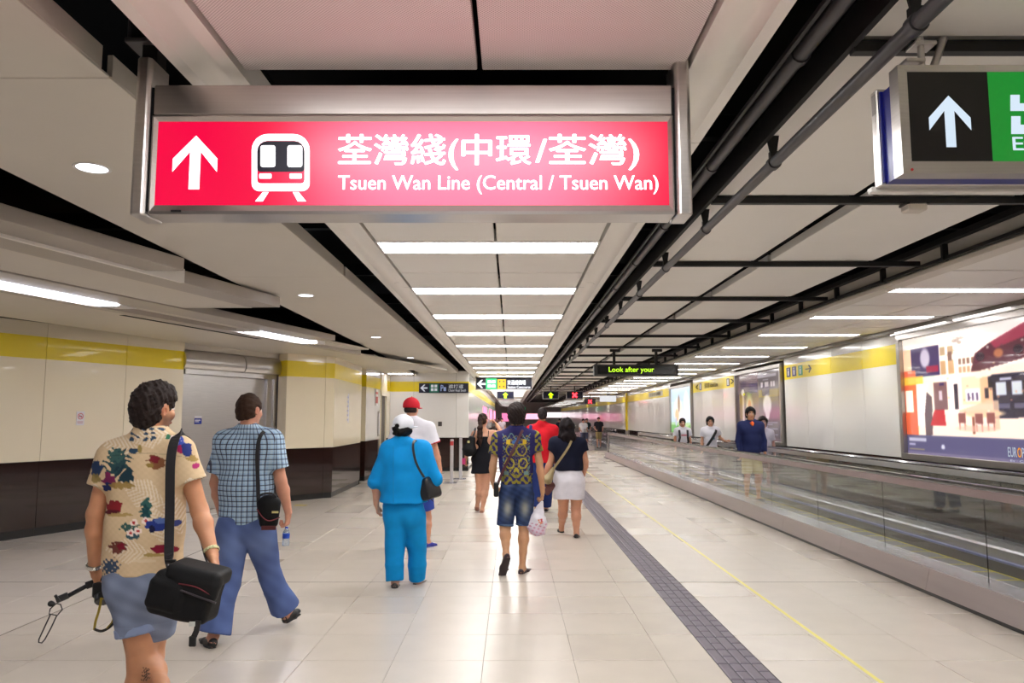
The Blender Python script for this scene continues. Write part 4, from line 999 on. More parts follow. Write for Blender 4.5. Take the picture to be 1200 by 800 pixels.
        me.polygons.add(len(Q)); me.polygons.foreach_set('loop_start',np.arange(0,Q.size,4,dtype=np.int32)); me.update(calc_edges=True)
        me.shade_smooth()
        if color is not None:
            c=np.clip(color(P),0,1); c=np.where(c<=.04045,c/12.92,((c+.055)/1.055)**2.4); ca_=me.color_attributes.new('print','FLOAT_COLOR','POINT')
            ca_.data.foreach_set('color',np.concatenate([c,np.ones((len(c),1))],1).astype(np.float32).reshape(-1))
        if not isinstance(mats,(list,tuple)): mats=[mats]
        for m in mats: me.materials.append(m)
        o=bpy.data.objects.new(name,me); COL.objects.link(o)
        if parent: o.parent=parent
        return o
def at(x,y,Y):           # point of the place seen at picture point x,y and standing Y metres ahead
    dy=(400-y)/880.; c=math.cos(PITCH); s=math.sin(PITCH); t=Y/(c-dy*s); return V3(((x-600)/880.*t, Y, 1.6+(s+dy*c)*t))
def nrm(v): v=V3(v); return v/max(1e-6,float(np.linalg.norm(v)))
def mix(a,b,t): return V3(a)*(1-t)+V3(b)*t
def skin_mat():
    m=mat('skin',(.6,.4,.3),.5,attr='print',var=.05,vscale=25,bump=.03,bscale=300); b=m.node_tree.nodes['Principled BSDF']
    b.inputs['Subsurface Weight'].default_value=.08; b.inputs['Subsurface Radius'].default_value=(.02,.008,.004); b.inputs['Subsurface Scale'].default_value=.3; return m
M_skin=skin_mat()
def cloth(name,c=(.5,.5,.5),rough=.85,var=.06,vs=14,bump=.12,bs=350): return mat(name,c,rough,var=var,vscale=vs,bump=bump,bscale=bs,spec=.25)
M_hairb=mat('black hair',rgb(16,13,14),.6,spec=.2,var=.3,vscale=60,bump=.5,bscale=120,stretch=(3,3,.6)); M_hairn=mat('dark brown hair',rgb(38,26,23),.6,spec=.25,var=.3,vscale=60,bump=.5,bscale=120,stretch=(3,3,.6))

class Fig:
    """one person: joints in world metres -> a continuous body plus clothes"""
    def __init__(s,label,Y,head,neck,sh,el,wr,tip,pel,hip,kn,an,toe,face=(0,1,0),body=(0,1,0),g=1.,h=.008,skin=(196,142,112),cat='person',group=None,hscale=1.,female=False,palm=None,foot=None,curl=(.5,.5)):
        s.h=h; s.g=g; s.face=nrm(face); s.fw=nrm(body); s.rt=nrm(np.cross(s.fw,(0,0,1))); s.fr=nrm(np.cross(s.face,(0,0,1)))
        s.head=V3(head);s.neck=V3(neck);s.sh=[V3(p) for p in sh];s.el=[V3(p) for p in el];s.wr=[V3(p) for p in wr];s.tip=[V3(p) for p in tip]
        s.pel=V3(pel);s.hip=[V3(p) for p in hip];s.kn=[V3(p) for p in kn];s.an=[V3(p) for p in an];s.toe=[V3(p) for p in toe]; s.skin=np.array(skin)/255.; s.hs=hscale; s.female=female
        s.root=thing('person',label,cat,(float(s.pel[0]),float(s.pel[1]),0),group); s.palm=palm or [(0,0,0)]*2; s.curl=curl
        s.chest=mix(mix(s.sh[0],s.sh[1],.5),s.pel,.30); s.waist=mix(mix(s.sh[0],s.sh[1],.5),s.pel,.62)
        s.sw=float(np.linalg.norm(s.sh[1]-s.sh[0]))
    def torso(s,S,e=0.,ch=(.155,.105),wa=(.13,.10),hp=(.165,.115),k=.05,top=True,shr=.055):
        g=s.g; R=s.rt; f=s.fw
        S.cap(s.chest,s.waist,ch[0]*g+e,wa[0]*g+e,ch[1]*g+e,wa[1]*g+e,u=R,k=k)
        S.cap(s.waist,s.pel,wa[0]*g+e,hp[0]*g+e,wa[1]*g+e,hp[1]*g+e,u=R,k=k)
        if top:
            mid=mix(s.sh[0],s.sh[1],.5); a,b=s.sh[0],s.sh[1]
            S.cap(mix(a,mid,.08)-V3((0,0,.012)),mix(b,mid,.08)-V3((0,0,.012)),shr*g+e,None,u=f,k=k)
            S.cap(mix(a,mid,.35)+V3((0,0,-.07)),mix(b,mid,.35)+V3((0,0,-.07)),.085*g+e,None,.085*g+e,None,k=k)
            S.cap(mix(a,s.neck,.45)-V3((0,0,.01)),s.neck,.045*g+e,.05+e,k=k); S.cap(mix(b,s.neck,.45)-V3((0,0,.01)),s.neck,.045*g+e,.05+e,k=k)
    def make_body(s,beard=False,front=False,wear=None,name='body'):
        S=Solid(s.h); g=s.g; hs=s.hs; F=s.face; R=s.fr; U=V3((0,0,1))
        s.torso(S,-.012)
        H=s.head
        S.cap(s.neck-V3((0,0,.03)),H-F*.012-U*.05,.056*g**.5,.052,k=.03)
        M=np.stack([R,F,U],1)      # columns right, front, up
        S.ell(H+U*.012-F*.008,(.074*hs,.094*hs,.098*hs),M=M,k=.02)                 # cranium
        S.ell(H-U*.045+F*.028,(.056*hs,.062*hs,.070*hs),M=M,k=.03)                 # lower face
        S.ell(H-U*.098+F*.062,(.026*hs,.022*hs,.02*hs),M=M,k=.02)                  # chin
        S.cap(H-U*.005+F*.088,H-U*.036+F*.104,.009,.013,k=.01)                     # nose
        S.cap(H+U*.02+F*.078-R*.03,H+U*.02+F*.078+R*.03,.012,k=.012)               # brow
        S.cap(H-U*.066+F*.088-R*.016,H-U*.066+F*.088+R*.016,.0075,k=.006)          # lips
        for sg_ in (-1,1):
            S.ell(H-U*.01-F*.008+R*sg_*.078*hs,(.010,.020,.031),M=M,k=.006)         # ear
            S.ell(H-U*.015-F*.004+R*sg_*.083*hs,(.006,.010,.016),M=M,sub=True)
            S.ell(H-U*.004+F*.092+R*sg_*.032,(.014,.010,.010),M=M,sub=True); S.ell(H-U*.004+F*.078+R*sg_*.032,(.013,.013,.011),M=M,k=.003)
            S.ell(H-U*.032+F*.066+R*sg_*.038,(.018,.018,.018),M=M,k=.02)           # cheek
        for i in (0,1):
            sg_=-1 if i==0 else 1
            S.cap(s.sh[i],s.el[i],.050*g,.038*g,k=.03); S.cap(s.el[i],mix(s.el[i],s.wr[i],.3),.037*g,.041*g,k=.02); S.cap(mix(s.el[i],s.wr[i],.3),s.wr[i],.041*g,.026*g**.5,k=.02)
            s.hand(S,i)
            S.cap(s.hip[i],s.kn[i],.088*g,.056*g,k=.04)
            back=-s.fw*.016
            c_=mix(s.kn[i],s.an[i],.3)+back
            S.cap(s.kn[i],c_,.054*g,.056*g,k=.03); S.cap(c_,mix(s.kn[i],s.an[i],.62),.056*g,.042*g,k=.03); S.cap(mix(s.kn[i],s.an[i],.62),s.an[i],.042*g,.033*g**.5,k=.02)
            d=nrm(s.toe[i]-s.an[i]); dn=nrm(np.cross(np.cross(d,U) if abs(d[2])<.95 else s.rt,d)); 
            heel=s.an[i]+ (s.heel(i))
            S.cap(s.an[i],heel,.034,.03,k=.02); S.cap(heel,s.toe[i],.028,.02,.028,.03 if False else .02,k=.02); S.cap(s.an[i],mix(heel,s.toe[i],.6),.032,.022,k=.02)
        sk=s.skin; Hh=H
        def col(P):
            c=np.tile(sk,(len(P),1)); D=P-Hh; df=D@F; dr=D@R; du=D[:,2]
            dist=np.linalg.norm(D,axis=1); hm=dist<.16
            if beard:
                w=np.clip((-.02-du)/.03,0,1)*np.clip((df+.02)/.03,0,1)*hm*.6; c=c*(1-w[:,None])+np.array((70,48,42))/255.*w[:,None]
            for sg_ in (-1,1):
                e=((dr-sg_*.032)/.015)**2+((du+.004)/.0075)**2<1; e&=(df>.06)&hm; c[e]=np.array((225,222,218))/255. ; e2=((dr-sg_*.032)/.007)**2+((du+.004)/.007)**2<1; e2&=(df>.06)&hm; c[e2]=(.06,.04,.03)
                b_=(np.abs(dr-sg_*.032)<.019)&(np.abs(du-.021)<.0055)&(df>.05)&hm; c[b_]=(.08,.06,.05)
            l=(np.abs(dr)<.022)&(np.abs(du+.066)<.007)&(df>.07)&hm; c[l]=sk*np.array((.85,.62,.6))
            w=np.clip(1-np.abs(du+.01)/.04,0,1)*(np.abs(dr)>.072)*hm*.35; c=c*(1-w[:,None])+np.array((205,110,90))/255.*w[:,None]
            if wear: c=wear(P,c)
            return c
        return S.mesh(name,M_skin,s.root,color=col,smooth=1)
    def heel(s,i):
        d=s.toe[i]-s.an[i]; f=nrm(d); 
        up=nrm(s.kn[i]-s.an[i]); return -up*.045-nrm(f-up*float(f@up))*.03
    def hand(s,S,i):
        sg_=-1 if i==0 else 1; w=s.wr[i]; d=nrm(s.tip[i]-w); L=.185*min(s.g,1.05)
        n=nrm(s.palm[i]) if np.linalg.norm(s.palm[i])>0 else nrm(-s.rt*sg_)      # palm faces the thigh by default
        n=nrm(n-d*float(n@d)); a=nrm(np.cross(n,d)); 
        if float(a@s.fw)<0: a=-a                                                  # index-finger side: forward
        c=s.curl[i]; pe=w+d*L*.45
        S.cap(w,w+d*.03,.024,.027,.018,.016,u=a,k=.015); S.cap(w+d*.03,pe,.034,.040,.015,.014,u=a,k=.015)
        for j_,(o,l) in enumerate(((.030,.9),(.0105,1.),(-.0105,.93),(-.030,.76))):
            b=pe+a*o; fl=L*.52*l; t1=.35+.9*c*(1+.1*j_); t2=t1+1.1*c+.1
            d1=d*math.cos(t1*.7)+n*math.sin(t1*.7); d2=d*math.cos(t2)+n*math.sin(t2); d3=d*math.cos(t2+.9*c)+n*math.sin(t2+.9*c)
            q1=b+d1*fl*.45; q2=q1+d2*fl*.32; q3=q2+d3*fl*.23; r=.0088
            S.cap(b-d*.012,q1,r+.0006,r,k=.004); S.cap(q1,q2,r,r*.92,k=.004); S.cap(q2,q3,r*.92,r*.8,k=.004)
        tb=w+d*.035+a*.026; td=nrm(d*.75+a*.5+n*.35); td2=nrm(d*.9+a*.1+n*.45)
        S.cap(tb,tb+td*.04,.014,.0115,k=.012); S.cap(tb+td*.04,tb+td*.04+td2*.034,.0105,.009,k=.004)
    def top(s,name,mat_,e=.018,hem=None,sl=.55,slr=(.068,.075),collar=False,color=None,h=None,noise=(.006,28),cut_neck=True,ch=(.165,.115),wa=(.15,.115),hp=(.175,.125),seed=1,blouse=0,k=.03,bare_top=False,hemn=(0,0,-1)):
        S=Solid(h or s.h)
        for i in (0,1):
            a,b=s.sh[i],s.el[i]
            if sl<=1: S.cap(a,mix(a,b,sl),slr[0]*s.g,slr[1]*s.g,k=k,flat=True); S.ell(a,slr[0]*s.g,k=.01)
            else:
                q=mix(b,s.wr[i],sl-1); S.cap(a,b,slr[0]*s.g,slr[1]*s.g,k=k); S.cap(b,q,slr[1]*s.g,slr[1]*s.g*(.98 if sl<1.3 else .8),k=k,flat=True); S.ell(b,slr[1]*s.g,k=.01)
        s.torso(S,e,ch,wa,hp,shr=.058)
        if blouse: S.cap(s.pel,s.pel-V3((0,0,blouse)),(hp[0]+.01)*s.g+e,(hp[0]+.02)*s.g+e,(hp[1]+.01)*s.g+e,(hp[1]+.015)*s.g+e,u=s.rt,k=.04)
        if hem is not None: S.cut((float(s.pel[0]),float(s.pel[1]),hem),hemn)
        if noise: S.noise(noise[0],noise[1],seed,(1,1,.8))
        if collar:
            S.cap(s.neck-V3((0,0,.03))-s.fw*.004,s.neck+V3((0,0,.022))-s.fw*.0,.071*s.g**.5,.062*s.g**.5,k=.01,flat=True)
            S.cap(s.neck+V3((0,0,.0)),s.neck+V3((0,0,.12)),.053,None,sub=True)
        else: S.ell(s.neck+V3((0,0,.055))+s.fw*.02,(.072,.085,.05),sub=True)
        if bare_top: pass
        return S.mesh(name,mat_,s.root,color=color,smooth=1)
    def legsw(s,name,mat_,frac=1.9,r=(.115,.085,.075,.07),hem_flare=0.,waist=None,h=None,color=None,noise=(.006,24),seed=2,k=.03,belt=True):
        """trousers or shorts; frac in leg lengths: <=1 thigh, up to 2 ankle"""
        S=Solid(h or s.h); g=s.g
        S.cap(s.pel+V3((0,0,.06)),s.pel,.16*g,.172*g,.115*g,.125*g,u=s.rt,k=.03)
        for i in (0,1):
            S.ell(s.hip[i]-s.fw*.045+V3((0,0,-.0)),(.088*g,.09*g,.10*g),k=.05)
            f1=min(frac,1.); q=mix(s.hip[i],s.kn[i],f1); S.cap(s.hip[i],q,r[0]*g,(r[0]+(r[1]-r[0])*f1)*g,k=.02 if i else .035,flat=frac<=1)
            if frac>1:
                a=s.kn[i]; b=s.an[i]; q=mix(a,b,frac-1); m_=mix(a,q,.42)-s.fw*.012; S.cap(a,m_,r[1]*g,max(r[2],.079)*g,k=.012); S.cap(m_,q,max(r[2],.079)*g,r[3]*g+hem_flare,k=.012,flat=True)
        S.cut((0,0,float(s.pel[2])+(waist if waist is not None else .085)),(0,0,1))
        if noise: S.noise(noise[0],noise[1],seed,(1,1,.7))
        return S.mesh(name,mat_,s.root,color=color,smooth=1)
    def shoe(s,i,mat_,sole,name='shoe',up=.034,low=False,h=None):
        S=Solid(h or min(s.h,.007)); hl=s.an[i]+s.heel(i); t=s.toe[i]; d=nrm(t-hl); upv=nrm(s.kn[i]-s.an[i]); upv=nrm(upv-d*float(upv@d)); side=nrm(np.cross(d,upv))
        S.cap(hl,mix(hl,t,.55),up,.040,.040,.030,u=side,k=.02); S.cap(mix(hl,t,.5),t,.042,.034,.030,.022,u=side,k=.02)
        if low: S.ell(mix(hl,t,.28)+upv*.055,(.045,.075,.035),M=np.stack([side,d,upv],1),sub=True)
        c0=hl-upv*.028; S.cut(c0,-upv)
        o=S.mesh(name,mat_,s.root,smooth=1)
        Q=Solid(.006); q0=hl-upv*.03; q1=t-upv*.026
        Q.cap(mix(q0,q1,-.02),mix(q0,q1,.5),.036,.040,.011,.010,u=side,k=.01); Q.cap(mix(q0,q1,.5),mix(q0,q1,1.02),.042,.034,.010,.009,u=side,k=.01)
        so=Q.mesh('sole',sole,o,smooth=0); return o
    def hair(s,kind,mat_,h=None,seed=3,len_=0):
        S=Solid(h or min(s.h,.006)); H=s.head;F=s.face;R=s.fr;U=V3((0,0,1)); M=np.stack([R,F,U],1); hs=s.hs
        S.ell(H+U*.024-F*.012,(.083*hs,.103*hs,.100*hs),M=M,k=.02)
        S.ell(H-U*.035-F*.045,(.070*hs,.056*hs,.075*hs),M=M,k=.03)
        if kind=='full': S.ell(H+U*.058+F*.03,(.076*hs,.082*hs,.072*hs),M=M,k=.03)
        if kind=='mop': S.ell(H+U*.02-F*.02,(.094*hs,.108*hs,.112*hs),M=M,k=.03); S.ell(H-U*.06-F*.05,(.066*hs,.05*hs,.07*hs),M=M,k=.03); S.ell(H+U*.045+F*.04,(.086*hs,.07*hs,.07*hs),M=M,k=.02)
        # face opening
        S.ell(H-U*.05+F*.10,(.076*hs,.085*hs,.105*hs),M=M,sub=True)
        for sg_ in (-1,1): S.ell(H-U*.025+F*.012+R*sg_*.085*hs,(.03,.030,.05),M=M,sub=True)
        S.cut(H-U*(.092 if kind!='crop' else .07)-F*.05,(-U*.9+F*.3))
        if kind!='crop': S.noise(.0055,230,seed)
        else: S.noise(.003,120,seed)
        return S.mesh('hair',mat_,s.root,smooth=0)
def strap(name,pts,w,mat_,parent,normal=(0,1,0),th=.0018): return MB().tube(pts,w/2,4,flat=(normal,th)).build(name,mat_,parent)
def curve(pts,n=6):      # catmull-rom through points
    P=[V3(p) for p in pts]; P=[P[0]]+P+[P[-1]]; o=[]
    for i in range(1,len(P)-2):
        for k in range(n):
            t=k/n; a,b,c,d=P[i-1],P[i],P[i+1],P[i+2]; o.append(.5*((2*b)+(c-a)*t+(2*a-5*b+4*c-d)*t*t+(3*b-a-3*c+d)*t**3))
    o.append(P[-2]); return [tuple(map(float,p)) for p in o]
# ================================================================= PEOPLE
M_denim=mat('blue denim',rgb(92,112,168),.8,attr='print',bump=.15,bscale=260,spec=.2)
M_print=mat('printed cotton',(.6,.5,.4),.8,attr='print',bump=.06,bscale=300,spec=.2)
M_web=mat('black webbing',(.012,.011,.014),.6,bump=.2,bscale=300); M_nyl=mat('black nylon fabric',(.006,.006,.007),.7,spec=.2,bump=.25,bscale=260,var=.15,vscale=30)
M_bpl=mat('black plastic',(.012,.012,.013),.35)
M_silver=mat('silver metal',(.7,.68,.64),.25,1.)
# --- 1. man in the tropical print shirt
Y=3.4
def shirt1(P):
    c=np.tile(np.array((214,188,152))/255.,(len(P),1)); x=P[:,0];z=P[:,2]; back=P[:,1]<3.52
    ppm=259.
    U=600+x*880/(np.maximum(P[:,1],1)*.995+(z-1.6)*.1); Vv=490-(z-1.6)*880/(.99*P[:,1]+(z-1.6)*.1)
    rn=np.random.RandomState(5)
    n1=np.sin(x*97+z*71+3*np.sin(z*53))*np.sin(z*119-x*43+2*np.sin(x*61)); n2=np.sin(x*211+z*37)*np.sin(z*233+x*19)
    def blob(u,v,ru,rv,col,a=1.,edge=.35,nn=n1):
        d=((U-u)/ru)**2+((Vv-v)/rv)**2+edge*nn; m=(d<1)&back; c[m]=c[m]*(1-a)+np.array(col)/255.*a
    c+= (n2*.012)[:,None]
    # pale fern fronds
    for (u,v,a0,L_) in ((168,578,.5,30),(140,522,.2,22),(176,512,-.2,22),(186,615,1.2,24),(150,645,.1,26),(205,600,1.3,26)):
        du=(U-u)*math.cos(a0)+(Vv-v)*math.sin(a0); dv=-(U-u)*math.sin(a0)+(Vv-v)*math.cos(a0)
        m=(np.abs(du)<L_)&(np.abs(dv)<(L_-np.abs(du))*.55+2)&(np.sin((du+np.abs(dv)*.9)*1.25)>.1)&back; c[m]=c[m]*.4+np.array((240,230,215))/255.*.6
    green=(44,72,78); navy=(38,46,92); 
    blob(138,545,14,17,green,1,.9); blob(146,556,11,9,(34,58,70),1,.9); blob(136,534,9,8,(58,92,88),1,.9,n2); blob(128,563,8,9,(120,40,84),1,.5); blob(127,570,6,5,navy,1,.5); blob(142,569,15,4,(158,128,70),.9,.5)
    blob(157,528,6,3.2,(40,66,92),1,.6); blob(164,526,2.2,5,(160,136,80),1)
    blob(184,541,11,8,(132,86,56),1,.6); blob(181,538,6,4,(120,34,44),1,.5); blob(176,545,4,3,(146,120,60),1)
    blob(134,594,10,7.5,(136,36,44),1,.4); blob(131,600,9,3,(90,26,38),1); blob(140,603,15,2.2,(170,142,86),.9,.6)
    blob(171,597,6,12,(50,92,88),1,.8); blob(171,600,4,8,(30,66,72),1,.9,n2)
    blob(152,618,10,5,(56,90,86),1,1.,n2); blob(156,628,8,4,(60,86,96),1,.9)
    for (u,v) in ((157,612),(153,624),(162,622),(171,610)): blob(u,v,4.6,4.2,(240,222,214),1,.5,n2); blob(u,v,1.8,1.8,(190,60,60),1)
    blob(186,615,17,7,(40,56,128),1,.35); blob(190,610,9,4,(86,110,170),1,.3); blob(178,620,4,4,(24,26,60),1); blob(198,620,4,4,(24,26,60),1)
    blob(139,641,11,6.5,(116,64,56),1,.6); blob(142,640,5,4,(130,30,48),1,.5)
    blob(193,643,17,5,(132,30,54),1,.4); blob(180,650,12,2,(166,140,80),.9,.5); blob(206,612,8,4,(60,70,130),1,.6)
    blob(130,664,9,9,(60,76,100),1,1.,n2); blob(168,657,16,2,(226,208,180),.6)
    # shoulder flowers
    blob(209,520,9,10,(60,80,170),1,.5); blob(205,515,6,5,(244,226,224),1,.7,n2); blob(211,527,7,5,(170,40,90),1,.6); blob(219,527,6,9,(44,56,120),1,.5); blob(203,525,4,4,(240,200,190),1,.6,n2); blob(197,512,3,3,(60,120,90),1)
    blob(224,538,7,4,(160,130,70),.8,.8); blob(230,546,5,3.4,(176,52,110),1,.5)
    blob(113,550,7,10,(44,62,96),1,.6); blob(112,560,6,5,(140,120,70),.9,.5)
    m=(np.abs(Vv-531-(U-170)**2*.002)<.5)&back&(U>125)&(U<218); c[m]*=.86
    m=(z>1.50)&(np.abs(x-(-1.62))<.07); c[m&(n1>.2)]=np.array((50,72,96))/255.
    return c
f=Fig('young man from behind in cream tropical print shirt, denim shorts and black camera bag',Y,at(179.5,478,Y),at(177,508,Y+.0),
    (at(133,532,Y),at(212,526,Y)),(at(112,602,Y-.02),at(234,598,Y)),(at(111,664,Y+.06),at(249,650,Y-.1)),(at(121,690,Y+.12),at(254,672,Y-.16)),
    at(168,672,Y),(at(156,688,Y),at(184,688,Y)),(at(166,776,Y-.02),at(176,770,Y+.10)),(at(161,868,Y-.02),at(193,826,Y-.24)),(at(163,884,Y+.18),at(195,893,Y-.24)),
    face=(.36,.93,0),h=.0055,skin=(198,140,104),hscale=.93,curl=(1.,.5),g=.95)
def wear1(P,c):
    x=P[:,0];z=P[:,2]; U=600+x*880/(P[:,1]*.995+(z-1.6)*.1); Vv=490-(z-1.6)*880/(.99*P[:,1]+(z-1.6)*.1)
    t=(np.abs(U-171-2*np.sin(Vv*1.3))<3.4)&(Vv>781)&(Vv<797)&(np.sin(U*2.3)*np.sin(Vv*1.9)>-.25)&(P[:,1]<3.42); c[t]=c[t]*.35; return c
f.make_body(beard=True,wear=wear1)
f.top('shirt',M_print,e=.012,hem=float(at(170,671,Y)[2]),hemn=(.03,0,-1),sl=.52,slr=(.060,.068),collar=True,color=shirt1,h=.0045,noise=(.007,30),wa=(.152,.115),hp=(.17,.122))
for i,(p_,q_) in enumerate(((.47,.54),(.47,.54))):
    a,b=f.sh[i],f.el[i]; Solid(.0055).cap(mix(a,b,p_),mix(a,b,q_),.0675,.0685,flat=True,k=.002).cap(mix(a,b,p_-.2),mix(a,b,q_+.2),.056,flat=True,sub=True).mesh('sleeve_cuff',cloth('cream cuff',rgb(222,208,190)),f.root,smooth=1)
def den1(P):
    n=np.sin(P[:,0]*47+P[:,2]*31)*np.sin(P[:,2]*61); c=np.tile(np.array((118,128,152))/255.,(len(P),1))*(1+.10*n)[:,None]; m=P[:,2]<float(at(170,728,Y)[2]); c[m]*=1.06; return c
f.legsw('denim_shorts',M_denim,frac=.60,r=(.104,.088,.08,.07),color=den1,h=.0055)
for i in (0,1):
    a,b=f.hip[i],f.kn[i]; Solid(.006).cap(mix(a,b,.50),mix(a,b,.62),.093,.092,flat=True,k=.002).cap(mix(a,b,.4),mix(a,b,.8),.078,flat=True,sub=True).mesh('turned_cuff',cloth('pale denim cuff',rgb(136,150,184)),f.root,smooth=1)
f.hair('full',M_hairn,seed=8); 
sh_=mat('cream canvas shoe',rgb(205,196,170),.7); slm=mat('black rubber sole',(.02,.02,.02),.7)
for i in (0,1): f.shoe(i,sh_,mat('cream rubber sole',rgb(216,208,176),.7))
def ringw(F_,i,m,name,t=.93,r=.033,w=.012):
    a,b=F_.el[i],F_.wr[i]; c=mix(a,b,t); d=nrm(b-a); return Solid(.004).cap(c-d*w,c+d*w,r,flat=True).cap(c-d*.04,c+d*.04,r-.005,flat=True,sub=True).mesh(name,m,F_.root,smooth=0)
ringw(f,0,M_silver,'wristwatch',.97,.035,.011)
b_=ringw(f,1,mat('bead bracelet',rgb(200,196,150),.5,var=.5,vscale=120),'bracelet',.9,.034,.008)
# camera bag
Yb=3.12
cb=thing('camera_bag','large black camera bag hanging at the back of the man in tropical shirt','bag',tuple(map(float,at(218,728,Yb))))
A=math.radians(-13); Mx=np.stack([V3((math.cos(A),0,math.sin(A))),V3((0,1,0)),V3((-math.sin(A),0,math.cos(A)))],1)
def bl(dx,dz,y=Yb): c=at(219,694,Yb); return V3(c)+Mx[:,0]*dx+Mx[:,2]*dz+V3((0,y-Yb,0))
Solid(.0055).box(at(219,696,Yb),(.125,.075,.090),.03,M=Mx).box(bl(-.055,-.005,Yb-.05),(.072,.045,.062),.025,M=Mx,k=.01).noise(.003,40,4).mesh('bag_body',M_nyl,cb)
Solid(.0055).box(bl(.03,.085),(.110,.082,.034),.025,M=Mx).box(bl(.055,.045,Yb-.055),(.088,.028,.040),.02,M=Mx,k=.02).mesh('flap',mat('black bag flap',(.009,.009,.010),.6,spec=.2,bump=.1,bscale=200),cb)
MB().tube(curve([bl(-.01,.052,Yb-.0852),bl(.06,.055,Yb-.087),(bl(.125,.036,Yb-.08))]),.0025,6).build('red_piping',mat('dark red piping',rgb(110,34,44),.5),cb)
MB().tube([bl(-.0,.03,Yb-.086),bl(.15,.012,Yb-.08)],.004,6).build('zip',mat('grey zip',rgb(56,50,54),.4),cb)
MB().tube([bl(.098,-.07,Yb-.072),bl(.098,-.115,Yb-.06),(bl(.09,-.145,Yb-.05))],.011,4,flat=((0,1,0),.002)).build('hanging_strap',M_web,cb)
b0=bl(.088,-.15,Yb-.05); MB().box(b0[0]-.014,b0[0]+.014,b0[1]-.006,b0[1]+.006,b0[2]-.03,b0[2]+.01).build('buckle',M_bpl,cb,bevel=.003)
MB().box(b0[0]-.005,b0[0]+.018,b0[1]-.03,b0[1]-.026,b0[2]+.055,b0[2]+.072).build('label_tag',mat('white tag',rgb(190,190,186),.5),cb)
Ys=3.24
strap('shoulder_strap',curve([at(222,516,3.52),at(214,507,3.40),at(206,512,3.28),at(200,540,3.24),at(199,600,3.235),at(198,648,3.18),at(199,662,3.12)]),.040,M_web,cb,(0,-1,.05),.002)
strap('shoulder_strap',curve([at(222,520,3.5),at(225,560,3.56),at(231,610,3.5),at(240,650,3.3),at(246,668,3.2)]),.036,M_web,cb,(1,-.4,0),.002)
MB().cyl(at(194,657,3.12),at(206,657,3.12),.006).cyl(at(196,662,3.11),at(200,672,3.09),.007).build('swivel_clip',M_bpl,cb)
# monopod and camera in the left hand
mp_=thing('monopod','black monopod with foam grip held by the man in tropical shirt','camera stand',tuple(map(float,at(62,706,3.3))))
MB().cyl(at(126,677,3.5),at(101,686,3.47),.0155,.0165,14).build('foam_grip',mat('black foam',(.02,.018,.02),.9,bump=.3,bscale=150),mp_,smooth=True)
MB().cyl(at(104,685,3.47),at(74,701,3.43),.010,.010,12).build('tube',mat('glossy black tube',(.02,.02,.025),.2,.3),mp_,smooth=True)
MB().cyl(at(80,697,3.44),at(66,703,3.42),.015,.015,12).cyl(at(69,700,3.42),at(66,702,3.415),.02,.02,12).build('clamp',M_bpl,mp_,smooth=True)
Solid(.004).ell(at(59.5,707,3.41),.0135).ell(at(63,708,3.41),.008,k=.01).mesh('ball_foot',M_bpl,mp_)
MB().tube([at(*p,3.4) for p in ((66,707),(59,713),(57.5,719),(67,721),(73,714),(71,708))],.0028,6,closed=True).build('carabiner',M_bpl,mp_)
MB().tube([at(*p,3.4) for p in ((59.5,719),(52,735),(45.5,749),(45.5,752.5),(49,753),(52.5,749),(60,735),(66.5,721))],.003,6).build('wire_loop',M_bpl,mp_)
cm=thing('camera','black camera hanging by its yellow and black strap held by the tropical shirted man','camera',tuple(map(float,at(122,706,3.45))))
Solid(.005).box(at(124,690,3.48),(.05,.03,.035),.012).cap(at(121,697,3.46),at(120.5,705,3.44),.036,.034,k=.006,flat=True).mesh('camera_body',M_bpl,cm,smooth=0)
MB().cyl(at(121,700,3.455),at(121,699,3.455),.0375,.0375,20).build('yellow_lens_ring',mat('gold ring',rgb(190,150,40),.3,.5),cm)
M_ystr=mat('black neck strap',(.02,.017,.012),.7)
strap('neck_strap',curve([at(127,655,3.42),at(133,675,3.4),at(138,700,3.38),at(139,713,3.38),at(132,731,3.38),at(120,739,3.38),at(110.5,737,3.38)]),.011,M_ystr,cm,(0,1,.1),.0015)
strap('neck_strap',curve([at(110.5,738,3.38),at(112,728,3.385),at(116,715,3.39),at(119,700,3.4)]),.010,mat('yellow strap print',rgb(150,128,30),.7),cm,(0,1,.1),.0015)
strap('neck_strap_lining',[at(136,716,3.379),at(131,729,3.377),at(125,736,3.377)],.005,mat('yellow strap print'),cm,(0,1,.1),.0025)

